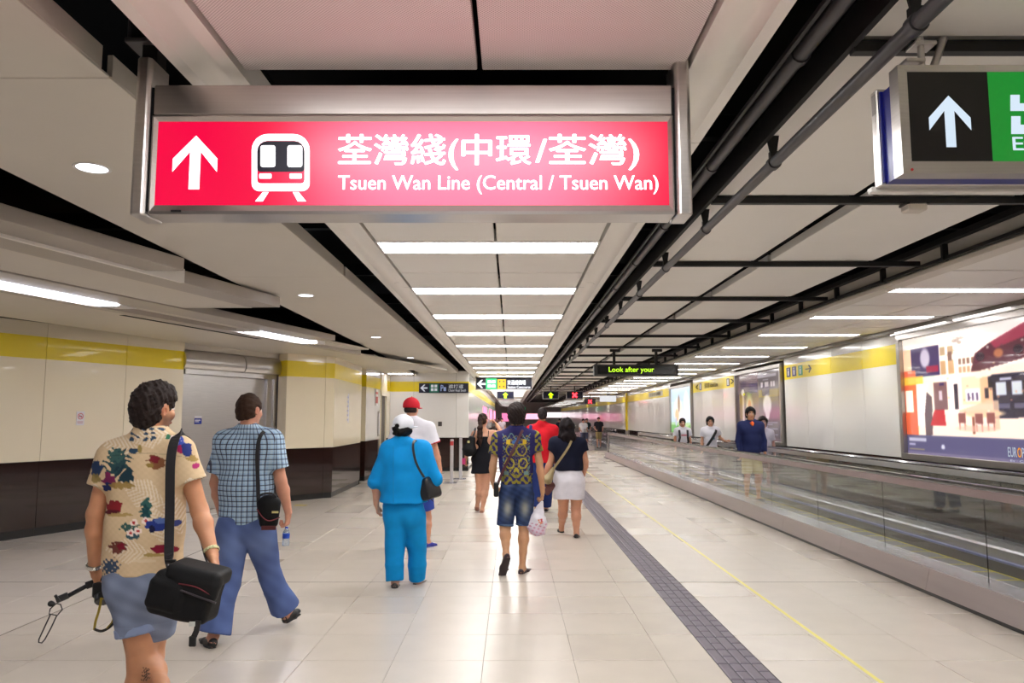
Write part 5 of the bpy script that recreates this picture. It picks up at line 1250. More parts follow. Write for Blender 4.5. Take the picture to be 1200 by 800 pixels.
# --- 2. man in the checked shirt
def plaid_mat():
    m=mat('blue check cotton',rgb(120,160,190),.8,spec=.2,bump=.05,bscale=300); nt=m.node_tree;N=nt.nodes;L=nt.links;b=N['Principled BSDF']
    a=N.new('ShaderNodeAttribute'); a.attribute_name='print'; sp=N.new('ShaderNodeSeparateXYZ'); L.new(a.outputs['Vector'],sp.inputs[0])
    def line(sock,freq,w,ph=0.):
        m1=N.new('ShaderNodeMath'); m1.operation='MULTIPLY_ADD'; m1.inputs[1].default_value=freq; m1.inputs[2].default_value=ph; L.new(sock,m1.inputs[0])
        m2=N.new('ShaderNodeMath'); m2.operation='FRACT'; L.new(m1.outputs[0],m2.inputs[0]); m3=N.new('ShaderNodeMath'); m3.operation='LESS_THAN'; m3.inputs[1].default_value=w; L.new(m2.outputs[0],m3.inputs[0]); return m3.outputs[0]
    col=None
    def over(prev,fac,c,st=1.):
        mx=N.new('ShaderNodeMix'); mx.data_type='RGBA'
        if prev is None: mx.inputs[6].default_value=(*rgb(150,178,208),1)
        else: L.new(prev,mx.inputs[6])
        mx.inputs[7].default_value=(*c,1); sc=N.new('ShaderNodeMath'); sc.operation='MULTIPLY'; sc.inputs[1].default_value=st; L.new(fac,sc.inputs[0]); L.new(sc.outputs[0],mx.inputs[0]); return mx.outputs[2]
    for o_,f_ in (('X',1),('Z',1)):
        col=over(col,line(sp.outputs[o_],27.,.3,.45),rgb(182,204,218),.55)
    for o_ in ('X','Z'):
        col=over(col,line(sp.outputs[o_],27.,.18),rgb(52,40,56),.85)
    L.new(col,b.inputs['Base Color']); return m
def uvprint(F_):
    def c(P):      # arc length round the torso and height, read by the check
        D=P-F_.chest; x=D@F_.rt; y=D@F_.fw; u=np.arctan2(x,-y+.02)*.17+.0
        for i in (0,1):
            pass
        z=P[:,2]+.02*np.sin(u*20)
        q=np.stack([(u+.6)/1.3,np.zeros(len(P)),z/2.],1); return q
    return c
# the check needs raw values, so store them without the display curve
def raw_attr(o,fn):
    me=o.data; n=len(me.vertices); a=np.empty(n*3,np.float32); me.vertices.foreach_get('co',a); P=a.reshape(n,3)+np.array(wloc(o.parent),np.float32)
    at_=me.attributes.new('print','FLOAT_VECTOR','POINT'); at_.data.foreach_set('vector',fn(P).astype(np.float32).reshape(-1))
Y=5.65
f=Fig('man from behind in blue checked short sleeved shirt and flared blue jeans',Y,at(292.5,480,Y),at(290,502,Y),
    (at(262,516,Y),at(319,514,Y)),(at(253,566,Y+.05),at(329,563,Y)),(at(262,610,Y+.25),at(338,600,Y+.08)),(at(268,630,Y+.33),at(336,622,Y+.1)),
    at(287,606,Y),(at(274,620,Y),at(302,620,Y)),(at(267,684,5.62),at(317,672,5.86)),(at(250,745,5.5),at(335,715,5.98)),(at(236,751,5.70),at(348,716,6.1)),
    face=(.42,.9,0),body=(.1,1,0),h=.0065,skin=(205,146,120),g=1.12,curl=(.5,.9))
f.heel  # feet
f.make_body()
o=f.top('checked_shirt',plaid_mat(),e=.01,hem=float(at(287,612,Y)[2]),hemn=(.0,0,-1),sl=.72,slr=(.062,.072),collar=True,h=.0065,noise=(.006,24),wa=(.158,.125),hp=(.165,.125),seed=5)
def arc(P):
    D=P-f.chest; x=D@f.rt; y=D@f.fw; u=np.arctan2(x,-y+.04)*.19; arm=np.abs(x)>.235; u=np.where(arm,np.sign(x)*.3+(y)*.9+(np.abs(x)-.235)*np.sign(x)*.6,u); return np.stack([u,y*0,P[:,2]],1)
raw_attr(o,arc)
def jeans2(P):
    z=P[:,2]; x=P[:,0]; n=np.sin(x*41+z*17)*np.sin(z*37+x*11); c=np.tile(np.array((84,102,152))/255.,(len(P),1))*(1+.07*n)[:,None]
    w=np.exp(-((z-.68)/.12)**2)*np.clip((5.72-P[:,1])/.1,0,1)*.35; c=c*(1-w[:,None])+np.array((140,160,205))/255.*w[:,None]; return c
f.legsw('jeans',M_denim,frac=1.93,r=(.110,.080,.078,.088),color=jeans2,h=.0065,hem_flare=.012,noise=(.008,22))
f.hair('crop',mat('short brown hair',rgb(56,38,28),.7,spec=.15,var=.2,vscale=80,bump=.3,bscale=200))
for i in (0,1): f.shoe(i,mat('black sandal leather',(.012,.011,.011),.5),slm,name='sandal',low=True)
wb=thing('water_bottle','small clear water bottle with blue label held by the checked shirted man','bottle',tuple(map(float,at(334,640,Y+.1))))
p0=at(334.5,639,Y+.1); p1=at(336,617,Y+.1); 
MB().cyl(p0,mix(p0,p1,.7),.026,.026,16).cyl(mix(p0,p1,.7),mix(p0,p1,.92),.026,.011,16).build('bottle_body',mat('clear plastic',(.75,.85,.95),.1,trans=.75),wb,smooth=True)
MB().cyl(mix(p0,p1,.40),mix(p0,p1,.66),.0268,.0268,16).build('label',mat('bottle blue label',rgb(24,70,180),.4),wb,smooth=True); MB().cyl(mix(p0,p1,.92),p1,.012,.012,12).build('cap',mat('blue cap',rgb(30,60,190),.4),wb)
cb=thing('camera_bag','small black camera bag with red piping, on the checked shirted man','bag',tuple(map(float,at(315,620,5.42))))
Solid(.006).cap(at(315,590,5.46),at(315,612,5.46),.086,.066,.062,.05,k=.01).mesh('bag_body',M_nyl,cb)
MB().tube(curve([at(301,596,5.40),at(308,606,5.385),at(316,610,5.385),at(328,606,5.41)]),.0035,6).build('red_piping',mat('dark red piping'),cb); 
a_=at(323,600,5.385); MB().box(a_[0]-.025,a_[0]+.02,a_[1]-.006,a_[1],a_[2]-.006,a_[2]+.008).build('label_tag',mat('yellow tag',rgb(190,180,120),.5),cb)
MB().box(at(306,616,5.4)[0],at(323,616,5.4)[0],5.40,5.41,float(at(315,621,5.4)[2]),float(at(315,616,5.4)[2])).build('base_patch',mat('maroon patch',rgb(80,30,32),.5),cb,bevel=.003)
MB().tube(curve([at(303,583,5.44),at(307,579,5.43),at(318,578,5.43),at(324,582,5.44)]),.008,8).build('handle',M_web,cb)
strap('shoulder_strap',curve([at(316,510,5.72),at(312,505,5.62),at(305,511,5.53),at(301.5,530,5.49),at(302,560,5.48),at(303,590,5.45)]),.028,M_web,cb,(0,-1,.05),.002)

# --- 3. woman in turquoise
Y=7.45
f=Fig('woman from behind in bright blue jacket and trousers with a white cap',Y,at(473,500,Y),at(471,516,Y),
    (at(455,526,Y),at(496,526,Y)),(at(442,564,Y),at(510,560,Y)),(at(441,590,Y+.02),at(500,574,Y+.12)),(at(444,606,Y+.04),at(493,578,Y+.25)),
    at(472,592,Y),(at(463,604,Y),at(484,604,Y)),(at(463.5,646,Y-.03),at(488.5,646,Y+.05)),(at(463,681,7.37),at(489,680,7.52)),(at(464,687,7.52),at(499,682,7.66)),
    face=(.5,.86,0),h=.008,skin=(200,150,125),g=1.2,hscale=.97)
f.make_body()
M_turq=cloth('turquoise blue linen',rgb(0,142,214),.8,.05)
f.top('jacket',M_turq,e=.02,hem=float(at(472,588,Y)[2]),sl=1.12,slr=(.060,.064),collar=True,noise=(.009,20),ch=(.168,.13),wa=(.165,.13),hp=(.172,.135),blouse=.06,seed=11)
for i,q in ((0,.0),(1,.0)):
    a,b=f.el[i],f.wr[i]; Solid(.008).cap(mix(a,b,.02),mix(a,b,.16),.075,.076,flat=True,k=.002).mesh('rolled_cuff',M_turq,f.root,smooth=1)
MB().tube(curve([at(461,523,7.27),at(461,550,7.24),at(461,588,7.21)]),.002,4).build('back_seam',mat('seam blue',rgb(0,110,175),.8),f.root)
f.legsw('trousers',cloth('turquoise trouser cloth',rgb(0,138,206),.8,.05),frac=1.97,r=(.100,.076,.068,.068),hem_flare=.0,noise=(.009,20))
S=Solid(.006); H=f.head;F_=f.face; M=np.stack([f.fr,F_,V3((0,0,1))],1)
Solid(.007).ell(H-V3((0,0,.03))-F_*.03,(.098,.088,.075),M=M).noise(.01,80,3).cut(H-V3((0,0,.10)),(0,0,-1)).cut(H+V3((0,0,.01)),(0,0,1)).mesh('hair',M_hairb,f.root)
cp=Solid(.006).ell(H+V3((0,0,.028))-F_*.008,(.098,.114,.098),M=M).cut(H-V3((0,0,.022)),(-V3((0,0,1))*.96+F_*.12)).ell(H+V3((0,0,.012))-F_*.116,(.034,.03,.024),M=M,sub=True).mesh('cap',cloth('white cotton cap',rgb(226,228,236)),f.root)
Solid(.006).ell(H-V3((0,0,.002))+F_*.12,(.075,.075,.010),M=M).mesh('cap_peak',cloth('white cotton cap'),cp)
Solid(.006).ell(H+V3((0,0,.012))-F_*.096,(.032,.018,.022),M=M).mesh('cap_opening_hair',M_hairb,cp)
for i in (0,1): f.shoe(i,mat('black shoe leather',(.015,.014,.016),.35),slm)
hb=thing('shoulder_bag','black leather shoulder bag at the right hip of the woman in bright blue','bag',tuple(map(float,at(502,586,7.4))))
Solid(.007).box(at(504,571,7.42),(.055,.11,.11),.03,M=np.stack([nrm((.85,-.5,.28)),nrm((.5,.85,0)),nrm((-.28,0,.95))],1)).noise(.008,25,2).mesh('bag_body',mat('black leather',(.010,.010,.012),.4,bump=.1,bscale=100),hb)
for dx in (0,5): MB().cyl(at(500+dx,584,7.36),at(503+dx,587.5,7.36),.008,.002,6).build('tassel',mat('black leather'),hb)
strap('shoulder_strap',curve([at(492,522,7.5),at(486,516,7.36),at(484,524,7.25),at(487,540,7.22),at(492,551,7.25),at(497,559,7.3)]),.022,mat('black leather'),hb,(0,-1,.05),.003)

# --- 4. tall man with the red cap
Y=9.6
f=Fig('tall man in red cap and white tee shirt with red trim, beyond the blue woman',Y,at(482.5,478,Y),at(482,491,Y),
    (at(466,502,Y),at(503,501,Y)),(at(458,530,Y),at(511,530,Y+.02)),(at(457,552,Y),at(516,552,Y)),(at(457,566,Y),at(513,562,Y)),
    at(484,560,Y),(at(476,568,Y),at(496,568,Y)),(at(478,608,Y),at(500,606,Y+.1)),(at(482,639,9.42),at(501,634,9.62)),(at(480,643,9.6),at(510,638.5,9.72)),
    face=(.35,.93,0),h=.009,skin=(206,150,122),g=1.06,hscale=1.05,curl=(.5,.7))
f.make_body()
M_wt=cloth('white cotton jersey',rgb(222,220,228),.85,.03)
f.top('tee_shirt',M_wt,e=.02,hem=float(at(482,572,Y)[2]),sl=.62,slr=(.066,.082),noise=(.008,18))
for i in (0,1):
    a,b=f.sh[i],f.el[i]; Solid(.009).cap(mix(a,b,.58),mix(a,b,.64),.092,.093,flat=True,k=.002).mesh('red_trim',cloth('red jersey trim',rgb(190,24,40)),f.root)
Solid(.007).cap(f.neck-V3((0,0,.03)),f.neck+V3((0,0,.012)),.080,.070,flat=True).mesh('red_collar',cloth('red jersey trim'),f.root)
f.legsw('shorts',cloth('blue shorts cloth',rgb(50,76,168)),frac=.75,r=(.110,.1,.08,.08))
H=f.head;F_=f.face; M=np.stack([f.fr,F_,V3((0,0,1))],1)
Solid(.007).ell(H-V3((0,0,.02))-F_*.03,(.084,.085,.07),M=M).cut(H-V3((0,0,.06)),(0,0,-1)).cut(H+V3((0,0,.02)),(0,0,1)).mesh('hair',M_hairn,f.root)
cp=Solid(.007).ell(H+V3((0,0,.03))-F_*.01,(.105,.122,.110),M=M).cut(H+V3((0,0,.0)),(-V3((0,0,1))*.96-F_*.05)).mesh('cap',cloth('red cotton cap',rgb(196,34,48)),f.root)
Solid(.007).ell(H+V3((0,0,.0))+F_*.13,(.08,.08,.011),M=M).mesh('cap_peak',cloth('red cotton cap'),cp); Solid(.006).cap(H+V3((0,0,.138)),H+V3((0,0,.146)),.01,.008).mesh('cap_button',cloth('red cotton cap'),cp)
for i in (0,1): f.shoe(i,mat('blue canvas shoe',rgb(44,48,150),.6),mat('pale blue sole',rgb(120,120,180),.6))

# --- 5. woman in the black dress
Y=13.2
f=Fig('woman with long ponytail in short black dress, one hand raised, near the barrier posts',Y,at(566,492,Y),at(566,503,Y),
    (at(556,508,Y),at(577,507,Y)),(at(548,524,Y),at(588,508,Y+.12)),(at(546,538,Y+.05),at(582,497,Y+.3)),(at(544,546,Y+.08),at(577,491,Y+.33)),
    at(565,537,Y),(at(561,546,Y),at(571,546,Y)),(at(562,571,Y),at(569,571,Y-.02)),(at(559.5,592,13.25),at(565,597,13.1)),(at(559,594,13.42),at(565,598.5,13.27)),
    face=(.4,.9,0),h=.011,skin=(206,152,122),g=1.05,female=True,curl=(.8,.6))
f.make_body()
S=Solid(.009); p=lambda x,y,Yy=Y: at(x,y,Yy)
S.cap(p(566,512),p(566,524),.150,.128,.115,.105,u=f.rt,k=.03); S.cap(p(566,524),p(565,538),.13,.175,.105,.13,u=f.rt,k=.03); S.cap(p(565,538),p(565,556),.175,.200,.13,.15,u=f.rt,k=.03)
S.cut(p(565,554),(0,0,-1)).cut(p(566,511),(0,0,1)).noise(.006,24,4)
S.mesh('dress',cloth('black dress cloth',rgb(16,16,24)),f.root)
for dx in (-6,6): strap('dress_strap',[p(566+dx,512,13.08),p(566+dx*1.1,505,13.1),p(566+dx*1.1,504,13.2)],.012,cloth('black dress cloth'),f.root,(0,1,0),.003)
H=f.head; f.hair('crop',mat('long brown hair',rgb(48,32,27),.6,spec=.2,var=.3,vscale=60,bump=.4,bscale=120))
Solid(.008).cap(p(563.5,487,13.12),p(562.5,500,13.02),.035,.045,k=.02).cap(p(562.5,500,13.02),p(562,512,13.02),.045,.05,k=.02).cap(p(562,512,13.02),p(563,522,13.03),.05,.02,k=.02).noise(.01,60,3).mesh('ponytail',mat('long brown hair'),f.root)
for i in (0,1): f.shoe(i,mat('tan sandal leather',rgb(150,100,80),.6),mat('brown sole',rgb(90,60,50),.7),name='sandal',low=True,h=.009)
sb=thing('sack_backpack','black sack backpack with small yellow mark worn by the woman in black dress','bag',tuple(map(float,p(550,534,13.05))))
Solid(.009).cap(p(553,514,13.05),p(550,527,13.02),.06,.115,.05,.08,k=.03).cap(p(550,527,13.02),p(550,530,13.02),.115,.10,.08,.07,k=.03).noise(.008,22,6).mesh('bag_body',M_nyl,sb)
a_=p(549,517.5,12.93); MB().box(a_[0]-.02,a_[0]+.02,a_[1]-.0,a_[1]+.008,a_[2]-.02,a_[2]+.02).build('yellow_mark',mat('yellow tag'),sb,bevel=.004)
strap('bag_strap',curve([p(556,506,13.25),p(557,502,13.12),p(556,507,13.04),p(553,514,13.02)]),.03,M_web,sb,(0,-1,0),.003)
pk=thing('phone','pink phone case in the left hand of the woman in black dress','phone',tuple(map(float,p(543.5,544,13.2)))); a_=p(543.5,540,13.2); MB().box(a_[0]-.03,a_[0]+.03,a_[1]-.006,a_[1]+.006,a_[2]-.06,a_[2]+.05).build('case',mat('pink plastic',rgb(216,60,130),.4),pk,bevel=.005)

# --- 6. man in the baroque print tee
Y=8.1
def shirt6(P):
    x=P[:,0];z=P[:,2]; cx=f.chest[0]; u=np.abs((P-f.chest)@f.rt); w=z
    c=np.tile(np.array((44,40,92))/255.,(len(P),1))
    a=np.sin(u*58+3.2*np.sin(w*31))*np.sin(w*44+2.6*np.sin(u*39)); b=np.sin(u*95+2*np.sin(w*60))+np.sin(w*88+2*np.sin(u*70))
    yel=np.array((178,164,60))/255.; gr=np.array((110,140,140))/255.
    arms=u>.20; low=w<1.02
    ctr=(u<.145)&(w>1.0)&(w<1.42)
    m=(np.abs(a)<.085)&ctr; c[m]=yel*.85
    r=np.sqrt(((u-.07)/.045)**2+((w-1.13)/.05)**2); c[(np.abs(r-1)<.15)&ctr]=yel
    r=np.sqrt(((u-.055)/.05)**2+((w-1.27)/.06)**2); c[(np.abs(r-1)<.12)&ctr]=yel*.9
    r=np.sqrt(((u-.0)/.07)**2+((w-1.055)/.03)**2); c[(r<1)&ctr&(b>.1)]=yel
    m=(np.abs(u-.085)<.02)&(np.abs(w-1.355)<.025); c[m]=np.array((206,172,50))/255.
    m=(np.abs(w-1.41+.03*np.cos(u*60))<.007)&(u<.15); c[m]=gr
    m=(u<.045)&(w>1.33)&(w<1.4)&(b>.1); c[m]=np.array((70,110,170))/255.
    m=(np.abs(u-.13)<.012)&(w>1.0)&(w<1.38)&(b>.4); c[m]=gr*.9
    m=(arms|low)&(b>.1); c[m]=yel*.8
    m=(arms|low)&(np.abs(b)<.12); c[m]=np.array((110,110,70))/255.
    m=(np.abs(w-1.03)<.018)&(u>.08)&(u<.13); c[m]=gr
    return c
f=Fig('man from behind in navy and gold baroque print tee shirt with denim shorts',Y,at(605,486,Y),at(605,503,Y),
    (at(584,513,Y),at(626,512,Y)),(at(578,543,Y),at(632,541,Y)),(at(577,563,Y+.03),at(636,576,Y)),(at(580,577,Y+.05),at(635,590,Y)),
    at(605,566,Y),(at(595,577,Y),at(615,577,Y)),(at(592,618,Y-.02),at(614,617,Y)),(at(593,649,Y-.22),at(612,665,Y-.08)),(at(587,677,Y-.17),at(620,668,Y+.12)),
    face=(-.15,1,0),h=.0075,skin=(200,150,112),g=.98,hscale=1.03,curl=(.6,1.))
f.make_body()
f.top('tee_shirt',M_print,e=.02,hem=float(at(605,566,Y)[2]),sl=.62,slr=(.063,.076),color=shirt6,h=.0065,noise=(.006,22),hp=(.15,.12))
def den6(P):
    c=np.tile(np.array((44,60,98))/255.,(len(P),1)); n=np.sin(P[:,0]*61+P[:,2]*37)*np.sin(P[:,2]*71); c*=(1+.15*n)[:,None]
    for hx in (f.hip[0][0],f.hip[1][0]):
        w=np.exp(-((P[:,0]-hx)/.05)**2-((P[:,2]-.66)/.09)**2)*(P[:,1]<8.1)*.75; c=c*(1-w[:,None])+np.array((190,184,160))/255.*w[:,None]
        w=np.exp(-((P[:,0]-hx)/.06)**2-((P[:,2]-.90)/.02)**2)*(P[:,1]<8.1)*.4; c=c*(1-w[:,None])+np.array((150,160,180))/255.*w[:,None]
    return c
f.legsw('denim_shorts',M_denim,frac=.93,r=(.102,.088,.08,.08),color=den6,h=.0075)
for i in (0,1):
    a,b=f.hip[i],f.kn[i]; Solid(.0075).cap(mix(a,b,.88),mix(a,b,.95),.089,.089,flat=True,k=.002).mesh('turned_cuff',cloth('faded denim cuff',rgb(80,100,134)),f.root,smooth=1)
f.hair('mop',M_hairn,seed=12)
M_loaf=mat('dark maroon loafer',rgb(46,22,32),.4)
for i in (0,1): f.shoe(i,M_loaf,mat('dark rubber sole',rgb(58,46,48),.7),low=True)
xs=thing('crossbody_bag','small dark bag on a maroon strap worn by the baroque print man','bag',tuple(map(float,at(582,582,8.0))))
strap('crossbody_strap',curve([at(616,508,8.12),at(613.5,503,8.05),at(608,513,7.96),at(600,530,7.93),at(591,548,7.93),at(586,560,7.95),at(583,568,7.98)]),.028,mat('maroon leather',rgb(74,28,42),.5),xs,(0,-1,.05),.003)
Solid(.006).box(at(581.5,573,8.0),(.026,.06,.075),.015).mesh('bag_body',mat('black leather'),xs)
pb=thing('plastic_bag','thin white plastic shopping bag held by the baroque print man','bag',tuple(map(float,at(629,630,8.05))))
S=Solid(.006); hx=at(635,588,8.05); c1=at(629,612,8.05)
S.cap(hx,at(632,600,8.05),.012,.055,.010,.03,k=.01); S.cap(at(632,600,8.05),at(630,614,8.05),.055,.098,.03,.06,k=.02); S.cap(at(630,614,8.05),at(629,621,8.05),.10,.09,.06,.06,k=.02)
def pbc(P):
    c=np.tile(np.array((232,228,238))/255.,(len(P),1)); x=P[:,0]-c1[0]; z=P[:,2]-c1[2]; n=np.sin(x*90+z*50)*np.sin(z*120-x*30)
    w=np.clip(-(z+.01)/.08,0,1)*.7; c=c*(1-w[:,None])+np.array((206,178,206))/255.*w[:,None]; m=(n>.35)&(z<0); c[m]=np.array((206,150,176))/255.
    m=(np.abs(x-.03-.012*np.sin(z*100))<.022)&(np.abs(z-.012)<.028)&(n>-.3); c[m]=np.array((222,130,90))/255.; m=(np.abs(x-.05)<.01)&(np.abs(z-.03)<.015); c[m]=np.array((190,60,80))/255.; return c
M_pb=mat('thin white plastic film',(.9,.9,.92),.3,attr='print',bump=.15,bscale=30,coat=.3); S.noise(.012,40,9).mesh('bag_film',M_pb,pb,color=pbc)

# --- 7. man in the red polo
Y=13.1
f=Fig('man from behind in red polo shirt with a dark blue backpack strap',Y,at(635.5,485.5,Y),at(635,496,Y),
    (at(622,503,Y),at(649,503,Y)),(at(619,524,Y),at(653,523,Y)),(at(620,541,Y),at(654,541,Y)),(at(621,551,Y),at(653,551,Y)),
    at(636,541,Y),(at(630,549,Y),at(642,549,Y)),(at(630,574,Y),at(641,573,Y+.1)),(at(629,595,13.05),at(640,594,13.25)),(at(629,598.5,13.2),at(640,596,13.45)),
    h=.011,skin=(196,140,112),g=1.12,hscale=1.02)
f.make_body(); f.top('polo_shirt',cloth('red pique cotton',rgb(200,24,38)),e=.02,hem=float(at(636,542,Y)[2]),sl=.6,slr=(.066,.08),collar=True,noise=(.008,18))
f.legsw('jeans',cloth('navy denim',rgb(34,50,106)),frac=1.95,r=(.11,.085,.078,.075)); f.hair('crop',mat('greying dark hair',rgb(44,37,37),.7,spec=.15,var=.2,vscale=80))
for i in (0,1): f.shoe(i,mat('black shoe leather'),slm)
bp_=thing('shoulder_bag','dark blue strap and small bag worn by the man in red polo','bag',tuple(map(float,at(624,530,13.0))))
strap('shoulder_strap',curve([at(622,504,13.2),at(622,498,13.05),at(622,510,12.95),at(622,520,12.95)]),.05,cloth('dark blue nylon',rgb(40,50,100)),bp_,(0,-1,0),.004)
Solid(.009).box(at(623,522,12.9),(.05,.03,.04),.02).mesh('bag_body',cloth('dark blue nylon'),bp_)

# --- 8. woman in navy top and white skirt
Y=10.45
f=Fig('dark haired woman from behind in navy top and white knee length skirt',Y,at(664,500,Y),at(664,514,Y),
    (at(650,518,Y),at(681,519,Y)),(at(646,540,Y+.03),at(686,541,Y)),(at(637,560,Y+.05),at(684,556,Y+.12)),(at(633,574,Y+.05),at(681,562,Y+.2)),
    at(667,562,Y),(at(660,572,Y),at(676,572,Y)),(at(660,596,Y+.08),at(675,597,Y)),(at(658,617.5,10.78),at(675.5,624.5,10.36)),(at(655.5,620.5,10.93),at(676,629.5,10.50)),
    h=.009,skin=(204,146,116),g=1.14,female=True,hscale=.98)
f.make_body(); f.top('navy_top',cloth('navy jersey',rgb(14,18,40)),e=.014,hem=float(at(667,551,Y)[2]),sl=.45,slr=(.064,.074),noise=(.006,20),wa=(.145,.12),hp=(.165,.13))
S=Solid(.009); S.cap(at(667,549,Y),at(667,563,Y),.165,.215,.13,.165,u=f.rt,k=.03); S.cap(at(667,563,Y),at(667,590,Y),.215,.212,.165,.15,u=f.rt,k=.03); S.cut(at(667,584.5,Y),(0,0,-1)).cut(at(667,548,Y),(0,0,1)).noise(.006,20,3)
S.mesh('white_skirt',cloth('white cotton twill',rgb(226,222,230)),f.root)
Solid(.009).cap(at(667,550,Y),at(667,548,Y),.185,.18,.145,.14,u=f.rt,flat=True).mesh('white_hem_trim',cloth('white cotton twill'),f.root)
H=f.head; Solid(.008).ell(H+V3((0,-.01,.02)),(.098,.112,.115)).cap(H-V3((0,.03,.0)),H-V3((-.01,.06,.13)),.095,.105,.08,.06,k=.04).cap(H-V3((-.01,.06,.13)),H-V3((-.02,.07,.20)),.105,.08,.06,.04,k=.03).ell(H+V3((0,.10,-.05)),(.07,.07,.11),sub=True).noise(.01,60,2).mesh('hair',mat('black maroon hair',rgb(22,12,16),.6,spec=.2,var=.3,vscale=40,bump=.4,bscale=100,stretch=(3,3,.5)),f.root)
for i in (0,1): f.shoe(i,mat('black shoe leather'),slm,low=True)
tb=thing('crossbody_bag','tan and brown shoulder bag on a tan strap of the woman in white skirt','bag',tuple(map(float,at(646,578,10.35))))
strap('shoulder_strap',curve([at(677,516,10.5),at(672,513,10.42),at(666,524,10.24),at(658,536,10.22),at(650,547,10.25),at(647,552,10.3)]),.03,mat('tan leather',rgb(150,132,92),.5),tb,(0,-1,.05),.003)
Solid(.008).cap(at(648,550,10.32),at(642,562,10.3),.03,.07,.06,.09,k=.02).noise(.006,30,3).mesh('bag_body',mat('tan leather'),tb); Solid(.008).cap(at(645,568,10.33),at(642,577,10.33),.065,.035,.05,.04,k=.02).noise(.008,40,3).mesh('lower_pouch',cloth('brown maroon cloth',rgb(104,68,66)),tb)

# --- people on the moving walkway, facing the camera
def rider(lab,x,Y,ytop,yfeet,dir_=1,g=.95,h=.010,shirt=None,arm=None,skin=(214,164,132),**kw):
    """standing figure facing the camera; body laid out from head top and feet rows"""
    t=at(x,ytop,Y); b=at(x,yfeet,Y); Hh=float(t[2]); X=float(t[0]); k=Hh/1.75
    q=lambda dx,z,dy=0.: V3((X+dx*k,Y+dy*k,z*k))
    D=dict(head=q(0,1.635,-.01),neck=q(0,1.49),sh=(q(-.185,1.42),q(.185,1.42)),el=(q(-.235,1.13,.02),q(.235,1.13,.02)),wr=(q(-.235,.89,-.06),q(.235,.89,-.06)),tip=(q(-.225,.78,-.1),q(.225,.78,-.1)),
        pel=q(0,.97),hip=(q(-.085,.90),q(.085,.90)),kn=(q(-.095,.50,-.02),q(.10,.50,-.03)),an=(q(-.10,.085,.03),q(.11,.085,.0)),toe=(q(-.11,.03,-.16),q(.13,.03,-.19)))
    if arm: D.update(arm(q))
    return Fig(lab,Y,D['head'],D['neck'],D['sh'],D['el'],D['wr'],D['tip'],D['pel'],D['hip'],D['kn'],D['an'],D['toe'],face=kw.pop('face',(-.1,-1,0)),body=(0,-1,0),g=g*k,h=h,skin=skin,hscale=kw.pop('hscale',1.04),**kw),q
f,q=rider('young man in navy blue jumper and beige shorts riding the moving walkway',879,14.7,477.5,588,h=.009,skin=(206,150,116))
f.make_body(); f.top('navy_jumper',cloth('navy blue knit',rgb(34,42,86)),e=.022,hem=float(q(0,.90)[2]),sl=1.85,slr=(.066,.058),noise=(.008,20),hp=(.165,.125))
Solid(.007).ell(q(0,1.455,-.085),(.03,.04,.045)).cap(q(-.05,1.49,-.05),q(0,1.42,-.13),.014).cap(q(.05,1.49,-.05),q(0,1.42,-.13),.014).mesh('orange_collar',cloth('orange cotton',rgb(232,104,48)),f.root)
f.legsw('beige_shorts',cloth('beige cotton',rgb(196,180,130)),frac=.95,r=(.105,.095,.08,.08)); f.hair('mop',M_hairb,seed=4)
for i in (0,1): f.shoe(i,mat('grey trainer',rgb(92,90,100),.6),slm)
def armr(q): return dict(el=(q(-.23,1.13,.02),q(.27,1.20,.04)),wr=(q(-.25,.9,-.06),q(.42,1.10,.06)),tip=(q(-.25,.8,-.1),q(.52,1.10,.08)))
f,q=rider('young man in white tee shirt with a black diagonal strap, holding the far handrail',832,18.8,489,566,arm=armr,h=.011,skin=(212,162,134))
f.make_body(); f.top('tee_shirt',M_wt,e=.024,hem=float(q(0,.86)[2]),sl=.6,slr=(.068,.088),noise=(.008,16),hp=(.17,.13)); f.legsw('grey_shorts',cloth('grey blue cloth',rgb(96,100,118)),frac=1.9,r=(.1,.085,.08,.075)); f.hair('mop',M_hairb,seed=6)
for i in (0,1): f.shoe(i,mat('grey trainer'),slm)
MB().box(float(q(-.03,0)[0]),float(q(.07,0)[0]),float(q(0,0,-.16)[1]),float(q(0,0,-.155)[1]),float(q(0,1.17)[2]),float(q(0,1.22)[2])).build('shirt_print',mat('teal print',rgb(110,160,176),.7),f.root)
sl_=thing('sling_bag','black sling bag across the white tee shirt of the handrail holding man','bag',tuple(map(float,q(-.15,1.0,-.2))))
strap('sling_strap',[q(.13,1.42,-.10),q(.10,1.36,-.165),q(0,1.20,-.185),q(-.14,1.0,-.17),q(-.18,.95,-.1)],.06,M_web,sl_,(0,-1,0),.006); Solid(.01).box(q(-.17,.95,-.12),(.06,.04,.05),.02).mesh('bag_body',M_nyl,sl_)
f,q=rider('man in white printed tee shirt and black backpack, leftmost on the walkway',799.5,20.9,491,558.5,h=.012,skin=(204,150,124))
f.make_body(); f.top('tee_shirt',M_wt,e=.024,hem=float(q(0,.88)[2]),sl=.6,slr=(.068,.086),noise=(.008,16),hp=(.17,.13)); f.legsw('dark_trousers',cloth('charcoal cloth',rgb(64,66,80)),frac=1.9,r=(.1,.085,.08,.075)); f.hair('full',M_hairn,seed=6)
for i in (0,1): f.shoe(i,mat('grey trainer'),slm)
MB().box(float(q(-.08,0)[0]),float(q(.09,0)[0]),float(q(0,0,-.165)[1]),float(q(0,0,-.16)[1]),float(q(0,1.24)[2]),float(q(0,1.29)[2])).build('shirt_print',mat('pink print',rgb(206,130,140),.7),f.root)
bk=thing('backpack','black backpack with chest straps worn by the leftmost man on the walkway','bag',tuple(map(float,q(0,1.0,.18))))
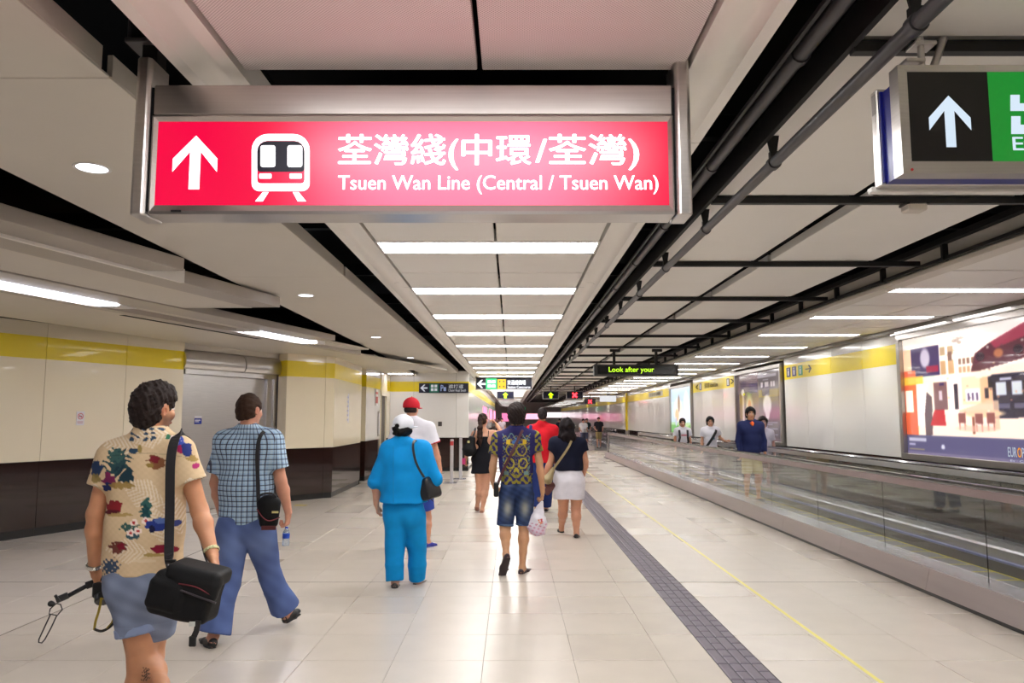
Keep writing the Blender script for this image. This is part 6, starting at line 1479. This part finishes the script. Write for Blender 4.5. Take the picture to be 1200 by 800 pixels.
for s_ in (-1,1): strap('backpack_strap',[q(s_*.13,1.43,.05),q(s_*.125,1.475,-.02),q(s_*.125,1.40,-.125),q(s_*.12,1.2,-.165),q(s_*.15,1.05,-.12)],.055,M_web,bk,(0,-1,0),.006)
strap('waist_strap',[q(-.16,1.03,-.10),q(-.08,1.0,-.165),q(0,.99,-.175),q(.08,1.0,-.165),q(.16,1.03,-.10)],.07,M_web,bk,(0,-1,0),.01)
Solid(.012).box(q(0,1.2,.19),(.14,.08,.2),.06).mesh('bag_body',M_nyl,bk)
f,q=rider('woman with dark bob and pale top standing half hidden behind the man in navy jumper',893.5,15.7,489,583,h=.011,g=.9,skin=(196,150,140))
f.make_body(); f.top('pale_top',cloth('pale lilac cotton',rgb(196,190,206)),e=.02,hem=float(q(0,.9)[2]),sl=.6,slr=(.064,.075),noise=(.006,16)); f.legsw('pink_shorts',cloth('dusty pink cloth',rgb(176,140,136)),frac=.9,r=(.1,.09,.08,.08)); f.hair('mop',M_hairn,seed=9)
for i in (0,1): f.shoe(i,mat('grey trainer'),slm)
rb=thing('red_bag','small red and brown bag carried between the two riders behind the glass','bag',tuple(map(float,at(887,556,15.5)))); Solid(.01).box(at(885.5,542.5,15.4),(.05,.03,.05),.02).mesh('bag_body',cloth('red bag cloth',rgb(196,40,50)),rb); Solid(.01).box(at(896,545,15.4),(.08,.03,.05),.03).mesh('bag_flap',cloth('brown maroon cloth'),rb)
# far walkers
def far_person(lab,x,Y,ytop,top_c,leg_c,shorts,facing=-1,hairm=None,grp=None):
    t=at(x,ytop,Y); X=float(t[0]); k=float(t[2])/1.75; q=lambda dx,z,dy=0.: V3((X+dx*k,Y+dy*k,z*k))
    f=Fig(lab,Y,q(0,1.635),q(0,1.49),(q(-.18,1.42),q(.18,1.42)),(q(-.24,1.14),q(.24,1.14)),(q(-.16,1.0,facing*.2),q(.2,.98,facing*.15)),(q(-.1,1.0,facing*.3),q(.15,.96,facing*.28)),q(0,.97),(q(-.085,.9),q(.085,.9)),(q(-.1,.5,facing*.1),q(.09,.5,-facing*.05)),(q(-.1,.085,facing*.15),q(.1,.085,-facing*.15)),(q(-.1,.03,facing*.33),q(.1,.03,facing*.02)),face=(0,facing,0),body=(0,facing,0),g=k,h=.020,skin=(190,140,120),group=grp)
    f.make_body(); f.top('tee_shirt',cloth('far cloth %d %d %d'%top_c,rgb(*top_c)),e=.025,hem=float(q(0,.92)[2]),sl=.6,slr=(.07,.08),noise=None,h=.02); f.legsw('shorts' if shorts else 'trousers',cloth('far cloth %d %d %d'%leg_c,rgb(*leg_c)),frac=.95 if shorts else 1.9,noise=None,h=.02); f.hair('full',hairm or M_hairb,h=.018)
    for i in (0,1): f.shoe(i,mat('black shoe leather'),slm,h=.018)
    return f
far_person('distant man in black printed tee shirt and khaki shorts at the walkway entrance',701.5,41,489,(26,24,30),(150,130,90),True)
far_person('distant person in white tee shirt and grey trousers left of the man in black tee',683.5,42,491,(214,214,224),(92,94,120),True)
far_person('distant person in dark green top just behind the distant white tee shirt',687.5,45,490.5,(36,56,60),(60,60,80),False)
far_person('tiny distant walker in dark clothes just right of the red polo man',655.5,50,491,(40,40,52),(50,50,66),False)
far_person('tiny distant walker in pale clothes left of the baroque print man',588,46,490,(190,180,190),(90,90,110),False)
far_person('tiny distant walker in dark top by the far left wall',584,56,490,(60,46,56),(60,60,80),False)
